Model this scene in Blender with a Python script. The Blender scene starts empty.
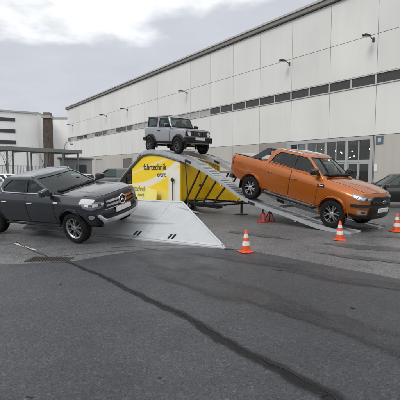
import bpy, bmesh, math, random
import numpy as np
from mathutils import Vector, Matrix, noise as mnoise
R = math.radians
random.seed(7)
scn = bpy.context.scene
C = scn.collection

# ------------------------------------------------------------------ camera
cam_d = bpy.data.cameras.new('camera'); cam = bpy.data.objects.new('camera', cam_d); C.objects.link(cam)
cam.location = (0, 0, 1.8)
cam.rotation_euler = (R(90) - math.atan(30/400), 0, 0)
cam_d.sensor_width = 36; cam_d.lens = 36; cam_d.clip_start = 0.05; cam_d.clip_end = 3000
scn.camera = cam
scn.render.resolution_x = 1024; scn.render.resolution_y = 1024
scn.render.engine = 'CYCLES'

# ------------------------------------------------------------------ world
SKYOFF = (67.6, 95.4, 12.6)
SUN_EL, SUN_AZ = 44, -138          # azimuth measured from +Y towards +X (minus = left of the camera)
w = bpy.data.worlds.new('World'); scn.world = w; w.use_nodes = True
nt = w.node_tree; N = nt.nodes; L = nt.links; N.clear()
def nd(t, **k):
    n = N.new(t)
    for a, b in k.items(): setattr(n, a, b)
    return n
out = nd('ShaderNodeOutputWorld'); bg = nd('ShaderNodeBackground'); bg.inputs['Strength'].default_value = 0.1
sky = nd('ShaderNodeTexSky', sky_type='NISHITA', sun_disc=False)
sky.sun_elevation = R(SUN_EL); sky.sun_rotation = R(SUN_AZ)
sky.dust_density = 3.0
tc = nd('ShaderNodeTexCoord'); sep = nd('ShaderNodeSeparateXYZ'); L.new(tc.outputs['Generated'], sep.inputs[0])
def M(op, a, b=None, c=None, clamp=False):
    n = nd('ShaderNodeMath', operation=op); n.use_clamp = clamp
    for i, v in enumerate((a, b, c)):
        if v is None: continue
        if isinstance(v, (int, float)): n.inputs[i].default_value = v
        else: L.new(v, n.inputs[i])
    return n.outputs[0]
zc = M('MAXIMUM', sep.outputs[2], 0.0)
den = M('ADD', zc, 0.13)
cmb0 = nd('ShaderNodeCombineXYZ'); cmb = nd('ShaderNodeMapping'); cmb.inputs['Location'].default_value = SKYOFF; L.new(cmb0.outputs[0], cmb.inputs[0])
L.new(M('DIVIDE', sep.outputs[0], den), cmb0.inputs[0]); L.new(M('DIVIDE', sep.outputs[1], den), cmb0.inputs[1])
n1 = nd('ShaderNodeTexNoise'); n1.inputs['Scale'].default_value = 0.85; n1.inputs['Detail'].default_value = 7; n1.inputs['Roughness'].default_value = .55
L.new(cmb.outputs[0], n1.inputs['Vector'])
n2 = nd('ShaderNodeTexNoise'); n2.inputs['Scale'].default_value = 2.6; n2.inputs['Detail'].default_value = 6; n2.inputs['Roughness'].default_value = .5
L.new(cmb.outputs[0], n2.inputs['Vector'])
# cloud deck: grey towards the horizon, thinner and brighter overhead, ragged border between the two
lift = M('ADD', zc, M('MULTIPLY', M('SUBTRACT', n1.outputs[0], 0.5), 0.62))
mr = nd('ShaderNodeMapRange', interpolation_type='SMOOTHSTEP'); L.new(lift, mr.inputs[0])
mr.inputs[1].default_value = .315; mr.inputs[2].default_value = .40
ramp = nd('ShaderNodeMix', data_type='RGBA')
ramp.inputs[6].default_value = (5.75, 6.0, 6.5, 1); ramp.inputs[7].default_value = (10.4, 10.5, 10.6, 1)
L.new(mr.outputs[0], ramp.inputs[0])
var = M('ADD', M('MULTIPLY', n2.outputs[0], 0.26), 0.87)
sc = nd('ShaderNodeVectorMath', operation='SCALE'); L.new(ramp.outputs[2], sc.inputs[0]); L.new(var, sc.inputs['Scale'])
mx = nd('ShaderNodeMix', data_type='RGBA'); mx.inputs[0].default_value = 0.92
L.new(sky.outputs[0], mx.inputs[6]); L.new(sc.outputs[0], mx.inputs[7])
L.new(mx.outputs[2], bg.inputs[0]); L.new(bg.outputs[0], out.inputs[0])

# ------------------------------------------------------------------ sun
sd = bpy.data.lights.new('sun', 'SUN'); sd.energy = 1.3; sd.angle = R(24); sd.color = (1, .975, .94)
so = bpy.data.objects.new('sun', sd); C.objects.link(so)
sdir = Vector((math.sin(R(SUN_AZ))*math.cos(R(SUN_EL)), math.cos(R(SUN_AZ))*math.cos(R(SUN_EL)), math.sin(R(SUN_EL))))
so.rotation_euler = sdir.to_track_quat('Z', 'Y').to_euler(); so.location = (-20, 0, 30)
vs = scn.view_settings
vs.view_transform = 'Standard'; vs.look = 'None'; vs.exposure = 0.18; vs.gamma = 1; vs.use_curve_mapping = False

# ------------------------------------------------------------------ materials
MATS = {}
def mat(name, col, rough=.5, metal=0., coat=0., spec=.5, var=0., vscale=6., bump=0., bscale=60., emit=0., flake=0., dirt=0.):
    if name in MATS: return MATS[name]
    m = bpy.data.materials.new(name); m.use_nodes = True
    t = m.node_tree; b = t.nodes['Principled BSDF']
    b.inputs['Base Color'].default_value = (*col, 1); b.inputs['Roughness'].default_value = rough
    b.inputs['Metallic'].default_value = metal; b.inputs['Specular IOR Level'].default_value = spec
    b.inputs['Coat Weight'].default_value = coat; b.inputs['Coat Roughness'].default_value = .06
    if emit: b.inputs['Emission Color'].default_value = (*col, 1); b.inputs['Emission Strength'].default_value = emit
    co = t.nodes.new('ShaderNodeTexCoord')
    if var:
        n = t.nodes.new('ShaderNodeTexNoise'); n.inputs['Scale'].default_value = vscale; n.inputs['Detail'].default_value = 6; n.inputs['Roughness'].default_value = .62
        t.links.new(co.outputs['Object'], n.inputs['Vector'])
        x = t.nodes.new('ShaderNodeMapRange'); x.inputs[1].default_value = .3; x.inputs[2].default_value = .7
        x.inputs[3].default_value = 1-var; x.inputs[4].default_value = 1+var*.6
        t.links.new(n.outputs[0], x.inputs[0])
        s = t.nodes.new('ShaderNodeVectorMath'); s.operation = 'SCALE'; s.inputs[0].default_value = col
        t.links.new(x.outputs[0], s.inputs['Scale']); t.links.new(s.outputs[0], b.inputs['Base Color'])
        y = t.nodes.new('ShaderNodeMapRange'); y.inputs[1].default_value = .3; y.inputs[2].default_value = .7
        y.inputs[3].default_value = min(1, rough*1.15); y.inputs[4].default_value = rough*.85
        t.links.new(n.outputs[0], y.inputs[0]); t.links.new(y.outputs[0], b.inputs['Roughness'])
    if bump:
        n = t.nodes.new('ShaderNodeTexNoise'); n.inputs['Scale'].default_value = bscale; n.inputs['Detail'].default_value = 4
        t.links.new(co.outputs['Object'], n.inputs['Vector'])
        bp = t.nodes.new('ShaderNodeBump'); bp.inputs['Strength'].default_value = bump; bp.inputs['Distance'].default_value = .01
        t.links.new(n.outputs[0], bp.inputs['Height']); t.links.new(bp.outputs[0], b.inputs['Normal'])
    MATS[name] = m; return m

def asphalt(name, dark, light, patch, rough=.62, stain=.5):
    m = bpy.data.materials.new(name); m.use_nodes = True
    t = m.node_tree; b = t.nodes['Principled BSDF']; n_ = t.nodes.new; l = t.links.new
    co = n_('ShaderNodeTexCoord')
    def nz(s, d=5, r=.6, v=None):
        n = n_('ShaderNodeTexNoise'); n.inputs['Scale'].default_value = s; n.inputs['Detail'].default_value = d; n.inputs['Roughness'].default_value = r
        l(v or co.outputs['Object'], n.inputs['Vector']); return n.outputs[0]
    def rng(i, a, b_, c, d):
        x = n_('ShaderNodeMapRange'); x.interpolation_type = 'SMOOTHSTEP'
        for k, v in enumerate((a, b_, c, d)): x.inputs[k+1].default_value = v
        l(i, x.inputs[0]); return x.outputs[0]
    def mix(f, a, b_):
        x = n_('ShaderNodeMix'); x.data_type = 'RGBA'
        if isinstance(f, float): x.inputs[0].default_value = f
        else: l(f, x.inputs[0])
        for k, v in ((6, a), (7, b_)):
            if isinstance(v, tuple): x.inputs[k].default_value = (*v, 1)
            else: l(v, x.inputs[k])
        return x.outputs[2]
    big = rng(nz(.33, 6, .65), .35, .68, 0, 1)
    c = mix(big, dark, light)
    mid = rng(nz(1.7, 5, .7), .48, .68, 0, stain)
    c = mix(mid, c, patch)
    # aggregate
    vo = n_('ShaderNodeTexVoronoi'); vo.inputs['Scale'].default_value = 95; l(co.outputs['Object'], vo.inputs['Vector'])
    gr = rng(vo.outputs['Color'], 0.2, .95, .68, 1.42)
    sc_ = n_('ShaderNodeVectorMath'); sc_.operation = 'SCALE'; l(c, sc_.inputs[0]); l(gr, sc_.inputs['Scale'])
    v2 = n_('ShaderNodeTexVoronoi'); v2.inputs['Scale'].default_value = 48; l(co.outputs['Object'], v2.inputs['Vector'])
    sp2 = n_('ShaderNodeSeparateColor'); l(v2.outputs['Color'], sp2.inputs[0])
    fleck = rng(sp2.outputs[0], .84, .93, 1.0, 1.6)          # pale stones
    pit = rng(sp2.outputs[1], .82, .92, 1.0, .6)             # dark pits
    mm = n_('ShaderNodeMath'); mm.operation = 'MULTIPLY'; l(fleck, mm.inputs[0]); l(pit, mm.inputs[1])
    mm2 = n_('ShaderNodeMath'); mm2.operation = 'MULTIPLY'; l(mm.outputs[0], mm2.inputs[0])
    fine = rng(nz(38, 4, .7), .3, .7, .80, 1.20); l(fine, mm2.inputs[1]); fine = mm2.outputs[0]
    sc2 = n_('ShaderNodeVectorMath'); sc2.operation = 'SCALE'; l(sc_.outputs[0], sc2.inputs[0]); l(fine, sc2.inputs['Scale'])
    l(sc2.outputs[0], b.inputs['Base Color'])
    l(rng(nz(.5, 4, .6), .35, .65, rough+.1, rough-.14), b.inputs['Roughness'])
    bp = n_('ShaderNodeBump'); bp.inputs['Strength'].default_value = .55; bp.inputs['Distance'].default_value = .006
    l(vo.outputs['Distance'], bp.inputs['Height']); l(bp.outputs[0], b.inputs['Normal'])
    MATS[name] = m; return m

RUB = mat('tyre_rubber', (.009, .009, .0095), .8, spec=.25, bump=.3, bscale=40, var=.25)
BLK = mat('black_plastic', (.008, .008, .0085), .5, spec=.35, var=.2, vscale=12)
GLOSSBLK = mat('gloss_black', (.01, .01, .011), .18)
GLASS = mat('dark_glass', (.010, .014, .015), .03, spec=.42)

def pane_mat(name, tint):
    m = bpy.data.materials.new(name); m.use_nodes = True; t = m.node_tree; t.nodes.remove(t.nodes['Principled BSDF'])
    o = next(n for n in t.nodes if n.type == 'OUTPUT_MATERIAL'); tp = t.nodes.new('ShaderNodeBsdfTransparent'); gl = t.nodes.new('ShaderNodeBsdfGlossy')
    tp.inputs[0].default_value = (*tint, 1); gl.inputs['Roughness'].default_value = .02; gl.inputs['Color'].default_value = (.95, 1, 1, 1)
    fr = t.nodes.new('ShaderNodeFresnel'); fr.inputs['IOR'].default_value = 1.52; mx_ = t.nodes.new('ShaderNodeMixShader')
    t.links.new(fr.outputs[0], mx_.inputs[0]); t.links.new(tp.outputs[0], mx_.inputs[1]); t.links.new(gl.outputs[0], mx_.inputs[2]); t.links.new(mx_.outputs[0], o.inputs[0])
    MATS[name] = m; return m
WSG = pane_mat('windscreen_glass', (.66, .74, .72)); TINT = pane_mat('privacy_glass', (.16, .19, .19)); CLR = pane_mat('side_glass', (.36, .44, .43))
TRIM = mat('cabin_trim', (.012, .012, .013), .8, spec=.3, var=.2); SEAT = mat('seat_cloth', (.035, .034, .034), .85, var=.3, vscale=20)
CHROME = mat('chrome', (.72, .73, .75), .13, 1.)
ALLOY = mat('alloy', (.6, .61, .63), .28, .9)
LENS = mat('lens', (.55, .57, .6), .1, .55, coat=1)
LENSD = mat('lens_dark', (.05, .053, .06), .1, .2, coat=1)
RIMD = mat('rim_dark', (.035, .035, .037), .35, .6)
LENSB = mat('lens_white', (.68, .70, .73), .25, .2, coat=.3)
LENSM = mat('lens_mid', (.20, .21, .225), .3, .3, coat=.3)
REDL = mat('red_lens', (.28, .01, .01), .15, coat=1)
WPLATE = mat('plate_white', (.7, .71, .7), .4)
GAP = mat('gap_black', (.006, .006, .006), .9)
DISC = mat('brake_disc', (.03, .03, .032), .5, .6, var=.3)
ORANGE = mat('orange_paint', (.40, .100, .0045), .3, .4, coat=.9)
GRAPH = mat('graphite_paint', (.016, .021, .029), .28, .4, coat=.8)
SILV = mat('silver_paint', (.31, .32, .335), .32, .5, coat=.8)

# ------------------------------------------------------------------ object helpers
def obj(name, me, m, parent=None, smooth=None):
    o = bpy.data.objects.new(name, me); C.objects.link(o)
    if m is not None:
        me.materials.clear()
        for k in (m if isinstance(m, (list, tuple)) else [m]): me.materials.append(k)
    if parent is not None: o.parent = parent
    if smooth is not None:
        me.shade_smooth(); me.set_sharp_from_angle(angle=R(smooth))
    return o
def bmobj(name, bm, m, parent=None, smooth=None):
    bmesh.ops.recalc_face_normals(bm, faces=bm.faces)
    me = bpy.data.meshes.new(name); bm.to_mesh(me); bm.free()
    return obj(name, me, m, parent, smooth)
def tag(o, label=None, cat=None, group=None, kind=None):
    if label: o['label'] = label
    if cat: o['category'] = cat
    if group: o['group'] = group
    if kind: o['kind'] = kind
    return o
def thing(name, label, cat, loc=(0, 0, 0), rz=0, group=None):
    o = bpy.data.objects.new(name, None); C.objects.link(o); o.empty_display_size = .3
    o.location = loc; o.rotation_euler = (0, 0, rz)
    return tag(o, label, cat, group)
def copy_tree(o, parent=None):
    c = o.copy(); C.objects.link(c)
    if parent is not None: c.parent = parent
    for ch in o.children: copy_tree(ch, c)
    return c
def abox(bm, x0, x1, y0, y1, z0, z1, bev=0.):
    r = bmesh.ops.create_cube(bm, size=1)
    for v in r['verts']:
        v.co = Vector(((x0+x1)/2+v.co.x*(x1-x0), (y0+y1)/2+v.co.y*(y1-y0), (z0+z1)/2+v.co.z*(z1-z0)))
    if bev:
        es = list({e for v in r['verts'] for e in v.link_edges})
        bmesh.ops.bevel(bm, geom=es, offset=bev, segments=1, affect='EDGES')
def boxo(name, d, m, parent=None, bev=0.):
    bm = bmesh.new(); abox(bm, *d, bev=bev); return bmobj(name, bm, m, parent)
def bar(bm, a, b, wx, wz=None, up=(0, 0, 1)):
    a, b = Vector(a), Vector(b); wz = wz or wx
    d = (b-a); ln = d.length; d.normalize(); u = Vector(up)
    if abs(d.dot(u)) > .98: u = Vector((1, 0, 0))
    s = d.cross(u).normalized(); t = s.cross(d)
    vs_ = [bm.verts.new(p + s*i*wx/2 + t*j*wz/2) for p in (a, b) for i, j in ((-1, -1), (1, -1), (1, 1), (-1, 1))]
    for q in ((0, 1, 2, 3), (7, 6, 5, 4), (0, 4, 5, 1), (1, 5, 6, 2), (2, 6, 7, 3), (3, 7, 4, 0)):
        bm.faces.new([vs_[i] for i in q])
def tube(bm, pts, rad, n=10, closed=False, cap=True):
    pts = [Vector(p) for p in pts]; rings = []; prev = None; k = len(pts)
    for i, p in enumerate(pts):
        if closed: d = pts[(i+1) % k]-pts[i-1]
        else: d = pts[min(i+1, k-1)]-pts[max(i-1, 0)]
        d.normalize()
        if prev is None:
            u = Vector((0, 0, 1)) if abs(d.z) < .9 else Vector((1, 0, 0)); s = d.cross(u).normalized()
        else: s = (prev - d*prev.dot(d)).normalized()
        prev = s; t = d.cross(s); r_ = rad[i] if isinstance(rad, (list, tuple)) else rad
        rings.append([bm.verts.new(p + (s*math.cos(a)+t*math.sin(a))*r_) for a in [2*math.pi*j/n for j in range(n)]])
    m_ = k if closed else k-1
    for i in range(m_):
        A, B = rings[i], rings[(i+1) % k]
        for j in range(n): bm.faces.new((A[j], A[(j+1) % n], B[(j+1) % n], B[j]))
    if cap and not closed:
        bm.faces.new(rings[0][::-1]); bm.faces.new(rings[-1])
def lathe(bm, prof, n=32, axis='y', closed=False):
    # prof: (radius, axial)
    rings = []
    for r_, a_ in prof:
        rg = []
        for j in range(n):
            t = 2*math.pi*j/n
            p = (r_*math.cos(t), a_, r_*math.sin(t)) if axis == 'y' else (r_*math.cos(t), r_*math.sin(t), a_)
            rg.append(bm.verts.new(p))
        rings.append(rg)
    k = len(rings)
    for i in range(k if closed else k-1):
        A, B = rings[i], rings[(i+1) % k]
        for j in range(n): bm.faces.new((A[j], A[(j+1) % n], B[(j+1) % n], B[j]))
    return rings
def fillet2(poly, rad, n=4, closed=True):
    P = [np.array(p, float) for p in poly]; out_ = []; k = len(P)
    for i, p in enumerate(P):
        r_ = rad[i] if isinstance(rad, (list, tuple)) else rad
        if (not closed and i in (0, k-1)) or r_ <= 0: out_.append(tuple(p)); continue
        a, b = P[i-1]-p, P[(i+1) % k]-p
        la, lb = np.linalg.norm(a), np.linalg.norm(b); q = min(r_, la*.48, lb*.48)
        A, B = p+a/la*q, p+b/lb*q
        for j in range(n+1):
            t = j/n; out_.append(tuple((1-t)**2*A+2*t*(1-t)*p+t*t*B))
    return out_
def patch(name, poly, S, m, parent=None, top=.004, bot=-.012, step=.08, stepv=None, outc=None, bevel=0., smooth=40):
    """A plate with a 2D outline laid on a surface S(u,v): real thickness, own edges."""
    bm = bmesh.new(); f = bm.faces.new([bm.verts.new((u, v, 0)) for u, v in poly])
    us = [p[0] for p in poly]; vv = [p[1] for p in poly]
    for lo, hi, st, ax in ((min(us), max(us), step, 0), (min(vv), max(vv), stepv or step, 1)):
        k = int((hi-lo)/st)
        for i in range(1, k+1):
            c = lo+(hi-lo)*i/(k+1); co_ = [0, 0, 0]; no = [0, 0, 0]; co_[ax] = c; no[ax] = 1
            bmesh.ops.bisect_plane(bm, geom=bm.verts[:]+bm.edges[:]+bm.faces[:], plane_co=co_, plane_no=no)
    bm.verts.ensure_lookup_table()
    uv = {v: (v.co.x, v.co.y) for v in bm.verts}
    oc = Vector(outc) if outc is not None else Vector((0, 0, .7))
    def nrm(u, v):
        e = 1e-3; p = Vector(S(u, v))
        n_ = (Vector(S(u+e, v))-Vector(S(u-e, v))).cross(Vector(S(u, v+e))-Vector(S(u, v-e)))
        if n_.length < 1e-12: n_ = p-oc
        n_.normalize()
        return p, (n_ if n_.dot(p-oc) > 0 else -n_)
    bd = [e for e in bm.edges if len(e.link_faces) == 1]
    bv = {v for e in bd for v in e.verts}
    low = {}; loops = []
    for v, (u, vv_) in uv.items():
        p, n_ = nrm(u, vv_); v.co = p+n_*(top-(bevel if v in bv else 0))
        if v in bv: low[v] = p+n_*bot
    lv = {v: bm.verts.new(c) for v, c in low.items()}
    for e in bd:
        a, b = e.verts; bm.faces.new((a, b, lv[b], lv[a]))
    return bmobj(name, bm, m, parent, smooth)
def interp(keys, x):
    xs = [k[0] for k in keys]
    if x <= xs[0]: return keys[0][1:]
    if x >= xs[-1]: return keys[-1][1:]
    for i in range(len(xs)-1):
        if xs[i] <= x <= xs[i+1]:
            h = xs[i+1]-xs[i]; t = (x-xs[i])/h; o_ = []
            for c in range(1, len(keys[0])):
                y0, y1 = keys[i][c], keys[i+1][c]; d = (y1-y0)/h
                def slope(j):
                    if j <= 0 or j >= len(xs)-1: return None
                    a = (keys[j][c]-keys[j-1][c])/(xs[j]-xs[j-1]); b = (keys[j+1][c]-keys[j][c])/(xs[j+1]-xs[j])
                    return 0 if a*b <= 0 else 2*a*b/(a+b)
                m0, m1 = slope(i), slope(i+1); m0 = d if m0 is None else m0; m1 = d if m1 is None else m1
                o_.append((2*t**3-3*t*t+1)*y0+(t**3-2*t*t+t)*h*m0+(-2*t**3+3*t*t)*y1+(t**3-t*t)*h*m1)
            return o_
def sstep(a, b, x):
    t = max(0, min(1, (x-a)/(b-a))); return t*t*(3-2*t)

# ------------------------------------------------------------------ vehicle body
class Body:
    """keys rows: x, zbot, ysill, zsill, ymid, zmid, yshoulder, zshoulder, ytop, ztop, crown"""
    def __init__(s, keys, bow=.25, bexp=2.6, lean=((0, 0), (2, 0)), rbow=.06, rlean=((0, 0), (2, 0)), tr=.045):
        s.k = keys; s.xf = keys[-1][0]; s.xr = keys[0][0]; s.bow = bow; s.bexp = bexp
        s.lean = lean; s.rbow = rbow; s.rlean = rlean; s.tr = tr; s.W = max(k[5] for k in keys); s.cache = {}
    def prof(s, x):
        key = round(x, 4)
        if key in s.cache: return s.cache[key]
        zb, ys, zs, ym, zm, yh, zh, yt, zt, cr = interp(s.k, x)
        p = [(0, zb), (ys-.06, zb), (ys, zs), (ym, zm), (yh, zh), (yt, zt), (yt*.55, zt+cr*.75), (0, zt+cr)]
        r = fillet2(p, [0, .03, .04, .10, .045, s.tr, .12, 0], 4, closed=False)
        s.cache[key] = r; return r
    def sy(s, x, z):
        p = s.prof(x); best = 0
        lo = None
        for (y0, z0), (y1, z1) in zip(p, p[1:]):
            if y0 < .25 and y1 < .25: continue
            if (z0-z)*(z1-z) <= 0 and abs(z1-z0) > 1e-9:
                t = (z-z0)/(z1-z0); best = max(best, y0+t*(y1-y0))
        if best == 0:
            best = max((q for q in p if q[0] > .25), key=lambda q: -abs(q[1]-z))[0]
        return best
    def tz(s, x, y):
        p = s.prof(x); y = abs(y)
        for (y0, z0), (y1, z1) in zip(p[::-1], p[::-1][1:]):
            if y0 <= y <= y1 and y1 > y0: return z0+(y-y0)/(y1-y0)*(z1-z0)
        return p[-8][1]
    def dfm(s, x, y, z):
        t = sstep(s.xf-.75, s.xf, x); q = min(1.05, abs(y)/s.W)
        x2 = x - t*(s.bow*q**s.bexp) + t*interp(s.lean, z)[0]
        t = sstep(s.xr+.5, s.xr, x)
        x2 += t*(s.rbow*q**3) + t*interp(s.rlean, z)[0]
        return (x2, y, z)
    def side(s, sg): return lambda x, z: s.dfm(x, sg*s.sy(x, z), z)
    def top(s): return lambda x, y: s.dfm(x, y, s.tz(x, y))
    def front(s):
        def f(q, z):
            if abs(q) <= 1: return s.dfm(s.xf, q*s.sy(s.xf, z), z)
            x = s.xf-(abs(q)-1); return s.dfm(x, math.copysign(s.sy(x, z), q), z)
        return f
    def rear(s):
        def f(q, z):
            if abs(q) <= 1: return s.dfm(s.xr, q*s.sy(s.xr, z), z)
            x = s.xr+(abs(q)-1); return s.dfm(x, math.copysign(s.sy(x, z), q), z)
        return f
    def build(s, name, paint, parent, arches, zblack=0., lining=None):
        bm = bmesh.new(); xs = list(np.linspace(s.xr, s.xf, 72))
        G_ = []
        for x in xs:
            p = s.prof(x); row = []
            for sg in (1, -1):
                for (y, z) in (p if sg == 1 else p[::-1][1:-1]):
                    row.append(bm.verts.new(s.dfm(x, sg*y, z)))
            G_.append(row)
        n = len(G_[0])
        for A, B in zip(G_, G_[1:]):
            for j in range(n): bm.faces.new((A[j], A[(j+1) % n], B[(j+1) % n], B[j]))
        K = 12
        for x, row in ((s.xr, G_[0]), (s.xf, G_[-1])):
            p = s.prof(x); k = len(p); prev = None
            for i in range(k):
                y, z = p[i]
                if i in (0, k-1): cur = [row[i]]
                else:
                    cur = [row[i]]
                    for c in range(1, K): cur.append(bm.verts.new(s.dfm(x, y*(1-2*c/K), z)))
                    cur.append(row[n-i])
                if prev is not None:
                    if len(prev) == 1:
                        for c in range(len(cur)-1): bm.faces.new((prev[0], cur[c], cur[c+1]))
                    elif len(cur) == 1:
                        for c in range(len(prev)-1): bm.faces.new((prev[c], cur[0], prev[c+1]))
                    else:
                        for c in range(K): bm.faces.new((prev[c], prev[c+1], cur[c+1], cur[c]))
                prev = cur
        bmesh.ops.remove_doubles(bm, verts=bm.verts, dist=1e-5)
        bmesh.ops.recalc_face_normals(bm, faces=bm.faces)
        for f in bm.faces:
            if f.calc_center_median().z < zblack: f.material_index = 1
        me = bpy.data.meshes.new(name); bm.to_mesh(me); bm.free()
        o = obj(name, me, [paint, lining or BLK], parent)
        cb = bmesh.new()
        for (ax, az, ra, depth) in arches:
            for sg in (1, -1):
                y0, y1 = sg*(s.W-depth), sg*(s.W+.3)
                rg = [[cb.verts.new((ax+ra*math.cos(2*math.pi*j/48), y, az+ra*math.sin(2*math.pi*j/48))) for j in range(48)] for y in (y0, y1)]
                for j in range(48): cb.faces.new((rg[0][j], rg[0][(j+1) % 48], rg[1][(j+1) % 48], rg[1][j]))
                cb.faces.new(rg[0]); cb.faces.new(rg[1])
        bmesh.ops.recalc_face_normals(cb, faces=cb.faces)
        for f in cb.faces: f.material_index = 1
        cm = bpy.data.meshes.new('cut'); cb.to_mesh(cm); cb.free()
        co = obj('cut', cm, [paint, lining or BLK])
        md = o.modifiers.new('b', 'BOOLEAN'); md.operation = 'DIFFERENCE'; md.object = co; md.solver = 'EXACT'
        dg = bpy.context.evaluated_depsgraph_get(); dg.update()
        nm = bpy.data.meshes.new_from_object(o.evaluated_get(dg))
        o.modifiers.clear(); o.data = nm; nm.name = name
        bpy.data.objects.remove(co); bpy.data.meshes.remove(cm)
        nm.shade_smooth(); nm.set_sharp_from_angle(angle=R(32))
        return o

class Cabin:
    """levels rows: z, xfront, xrear, halfwidth"""
    def __init__(s, lev, cb=.14, cs=.05, rc=.1, cr=.03, inset=((.0, 0), (.022, .022), (.038, .07), (.045, .14))):
        s.l = lev; s.cb = cb; s.cs = cs; s.rc = rc; s.cr = cr; s.inset = inset
    def at(s, z):
        zz = s.l
        return interp_lin(zz, z)
    def side(s, sg):
        def f(x, z):
            xf, xr, w_ = s.at(z); xm = (xf+xr)/2; hl = (xf-xr)/2
            return (x, sg*(w_ - s.cs*((x-xm)/hl)**2), z)
        return f
    def front(s):
        def f(q, z):
            xf, xr, w_ = s.at(z); return (xf-s.cb*q*q, q*(w_-s.rc*.6-s.cs), z)
        return f
    def rear(s):
        def f(q, z):
            xf, xr, w_ = s.at(z); return (xr+.03*q*q, q*(w_-s.rc*.6-s.cs), z)
        return f
    def ring(s, z, ins=0., dz=0.):
        xf, xr, w_ = s.at(z); xf -= ins; xr += ins; w_ -= ins; xm = (xf+xr)/2; hl = (xf-xr)/2
        pts = []; fw = w_-s.rc*.6-s.cs
        for i in range(7):
            q = i/6; pts.append((xf-s.cb*q*q, q*fw))
        sd_ = []
        for i in range(13):
            x = (xf-s.cb-s.rc*.8)+(xr+.03+s.rc*.6-(xf-s.cb-s.rc*.8))*i/12
            sd_.append((x, w_-s.cs*((x-xm)/hl)**2))
        a, b = pts[-1], sd_[0]; cpt = (a[0]-.01, b[1])
        for t in (.33, .66): pts.append(tuple((1-t)**2*np.array(a)+2*t*(1-t)*np.array(cpt)+t*t*np.array(b)))
        pts += sd_
        e = (xr+.03, fw); a = sd_[-1]; cpt = (e[0]+.01, a[1])
        for t in (.33, .66): pts.append(tuple((1-t)**2*np.array(a)+2*t*(1-t)*np.array(cpt)+t*t*np.array(e)))
        for i in range(4, -1, -1):
            q = i/4; pts.append((xr+.03*q*q, q*fw))
        return [(x, y, z+dz) for x, y in pts]
    def build(s, name, paint, parent, side_cuts=(), front_cut=None, rear_cut=None):
        """Roof and pillars as a shell with thickness; the window openings are cut right through it."""
        bm = bmesh.new(); z0, z1 = s.l[0][0], s.l[-1][0]
        def skin(base, ext):
            rows = [s.ring(z0+(z1-ext-z0)*i/8, base) for i in range(9)]
            for dz, ins in s.inset[1:]: rows.append(s.ring(z1-ext, base+ins, dz))
            vr = []
            for rw in rows:
                a = [bm.verts.new(p) for p in rw]; b = [bm.verts.new((p[0], -p[1], p[2])) for p in rw[1:-1][::-1]]
                vr.append(a+b)
            n = len(vr[0])
            for A, B in zip(vr, vr[1:]):
                for j in range(n): bm.faces.new((A[j], A[(j+1) % n], B[(j+1) % n], B[j]))
            rw = rows[-1]; k = len(rw); K = 8; prev = None; top_ = vr[-1]; wm = max(q[1] for q in rw)
            for i in range(k):
                x, y, z = rw[i]
                if i in (0, k-1): cur = [top_[i]]
                else:
                    e = 1-abs((x-(rw[0][0]+rw[-1][0])/2)/((rw[0][0]-rw[-1][0])/2))**4
                    cur = [top_[i]]+[bm.verts.new((x, y*(1-2*c/K), z+s.cr*(1-(1-2*c/K)**2)*e*(y/wm))) for c in range(1, K)]+[top_[n-i]]
                if prev is not None:
                    if len(prev) == 1: [bm.faces.new((prev[0], cur[c], cur[c+1])) for c in range(len(cur)-1)]
                    elif len(cur) == 1: [bm.faces.new((prev[c], cur[0], prev[c+1])) for c in range(len(prev)-1)]
                    else: [bm.faces.new((prev[c], prev[c+1], cur[c+1], cur[c])) for c in range(K)]
                prev = cur
            return vr[0]
        o0 = skin(0, 0); i0 = skin(.045, .03); n = len(o0)
        for j in range(n): bm.faces.new((o0[j], o0[(j+1) % n], i0[(j+1) % n], i0[j]))
        bmesh.ops.recalc_face_normals(bm, faces=bm.faces)
        me = bpy.data.meshes.new(name); bm.to_mesh(me); bm.free(); o = obj(name, me, [paint, TRIM], parent)
        cb_ = bmesh.new()
        def prism_(a, b):
            va = [cb_.verts.new(p) for p in a]; vb = [cb_.verts.new(p) for p in b]; m_ = len(va)
            for j in range(m_): cb_.faces.new((va[j], va[(j+1) % m_], vb[(j+1) % m_], vb[j]))
            cb_.faces.new(va); cb_.faces.new(vb)
        for pl in side_cuts: prism_([(x, 1.4, z) for x, z in pl], [(x, -1.4, z) for x, z in pl])
        for pl, f in ((front_cut, s.front()), (rear_cut, s.rear())):
            if pl: prism_([Vector(f(q, z))+Vector((.22, 0, 0)) for q, z in pl], [Vector(f(q, z))-Vector((.22, 0, 0)) for q, z in pl])
        if cb_.faces:
            bmesh.ops.recalc_face_normals(cb_, faces=cb_.faces)
            for f in cb_.faces: f.material_index = 1
            cm = bpy.data.meshes.new('cut'); cb_.to_mesh(cm); co = obj('cut', cm, [paint, TRIM])
            md = o.modifiers.new('b', 'BOOLEAN'); md.operation = 'DIFFERENCE'; md.object = co; md.solver = 'EXACT'; md.use_self = True
            dg = bpy.context.evaluated_depsgraph_get(); dg.update()
            nm = bpy.data.meshes.new_from_object(o.evaluated_get(dg)); o.modifiers.clear(); o.data = nm; nm.name = name
            bpy.data.objects.remove(co); bpy.data.meshes.remove(cm); me = nm
        cb_.free(); me.shade_smooth(); me.set_sharp_from_angle(angle=R(38))
        return o
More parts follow.
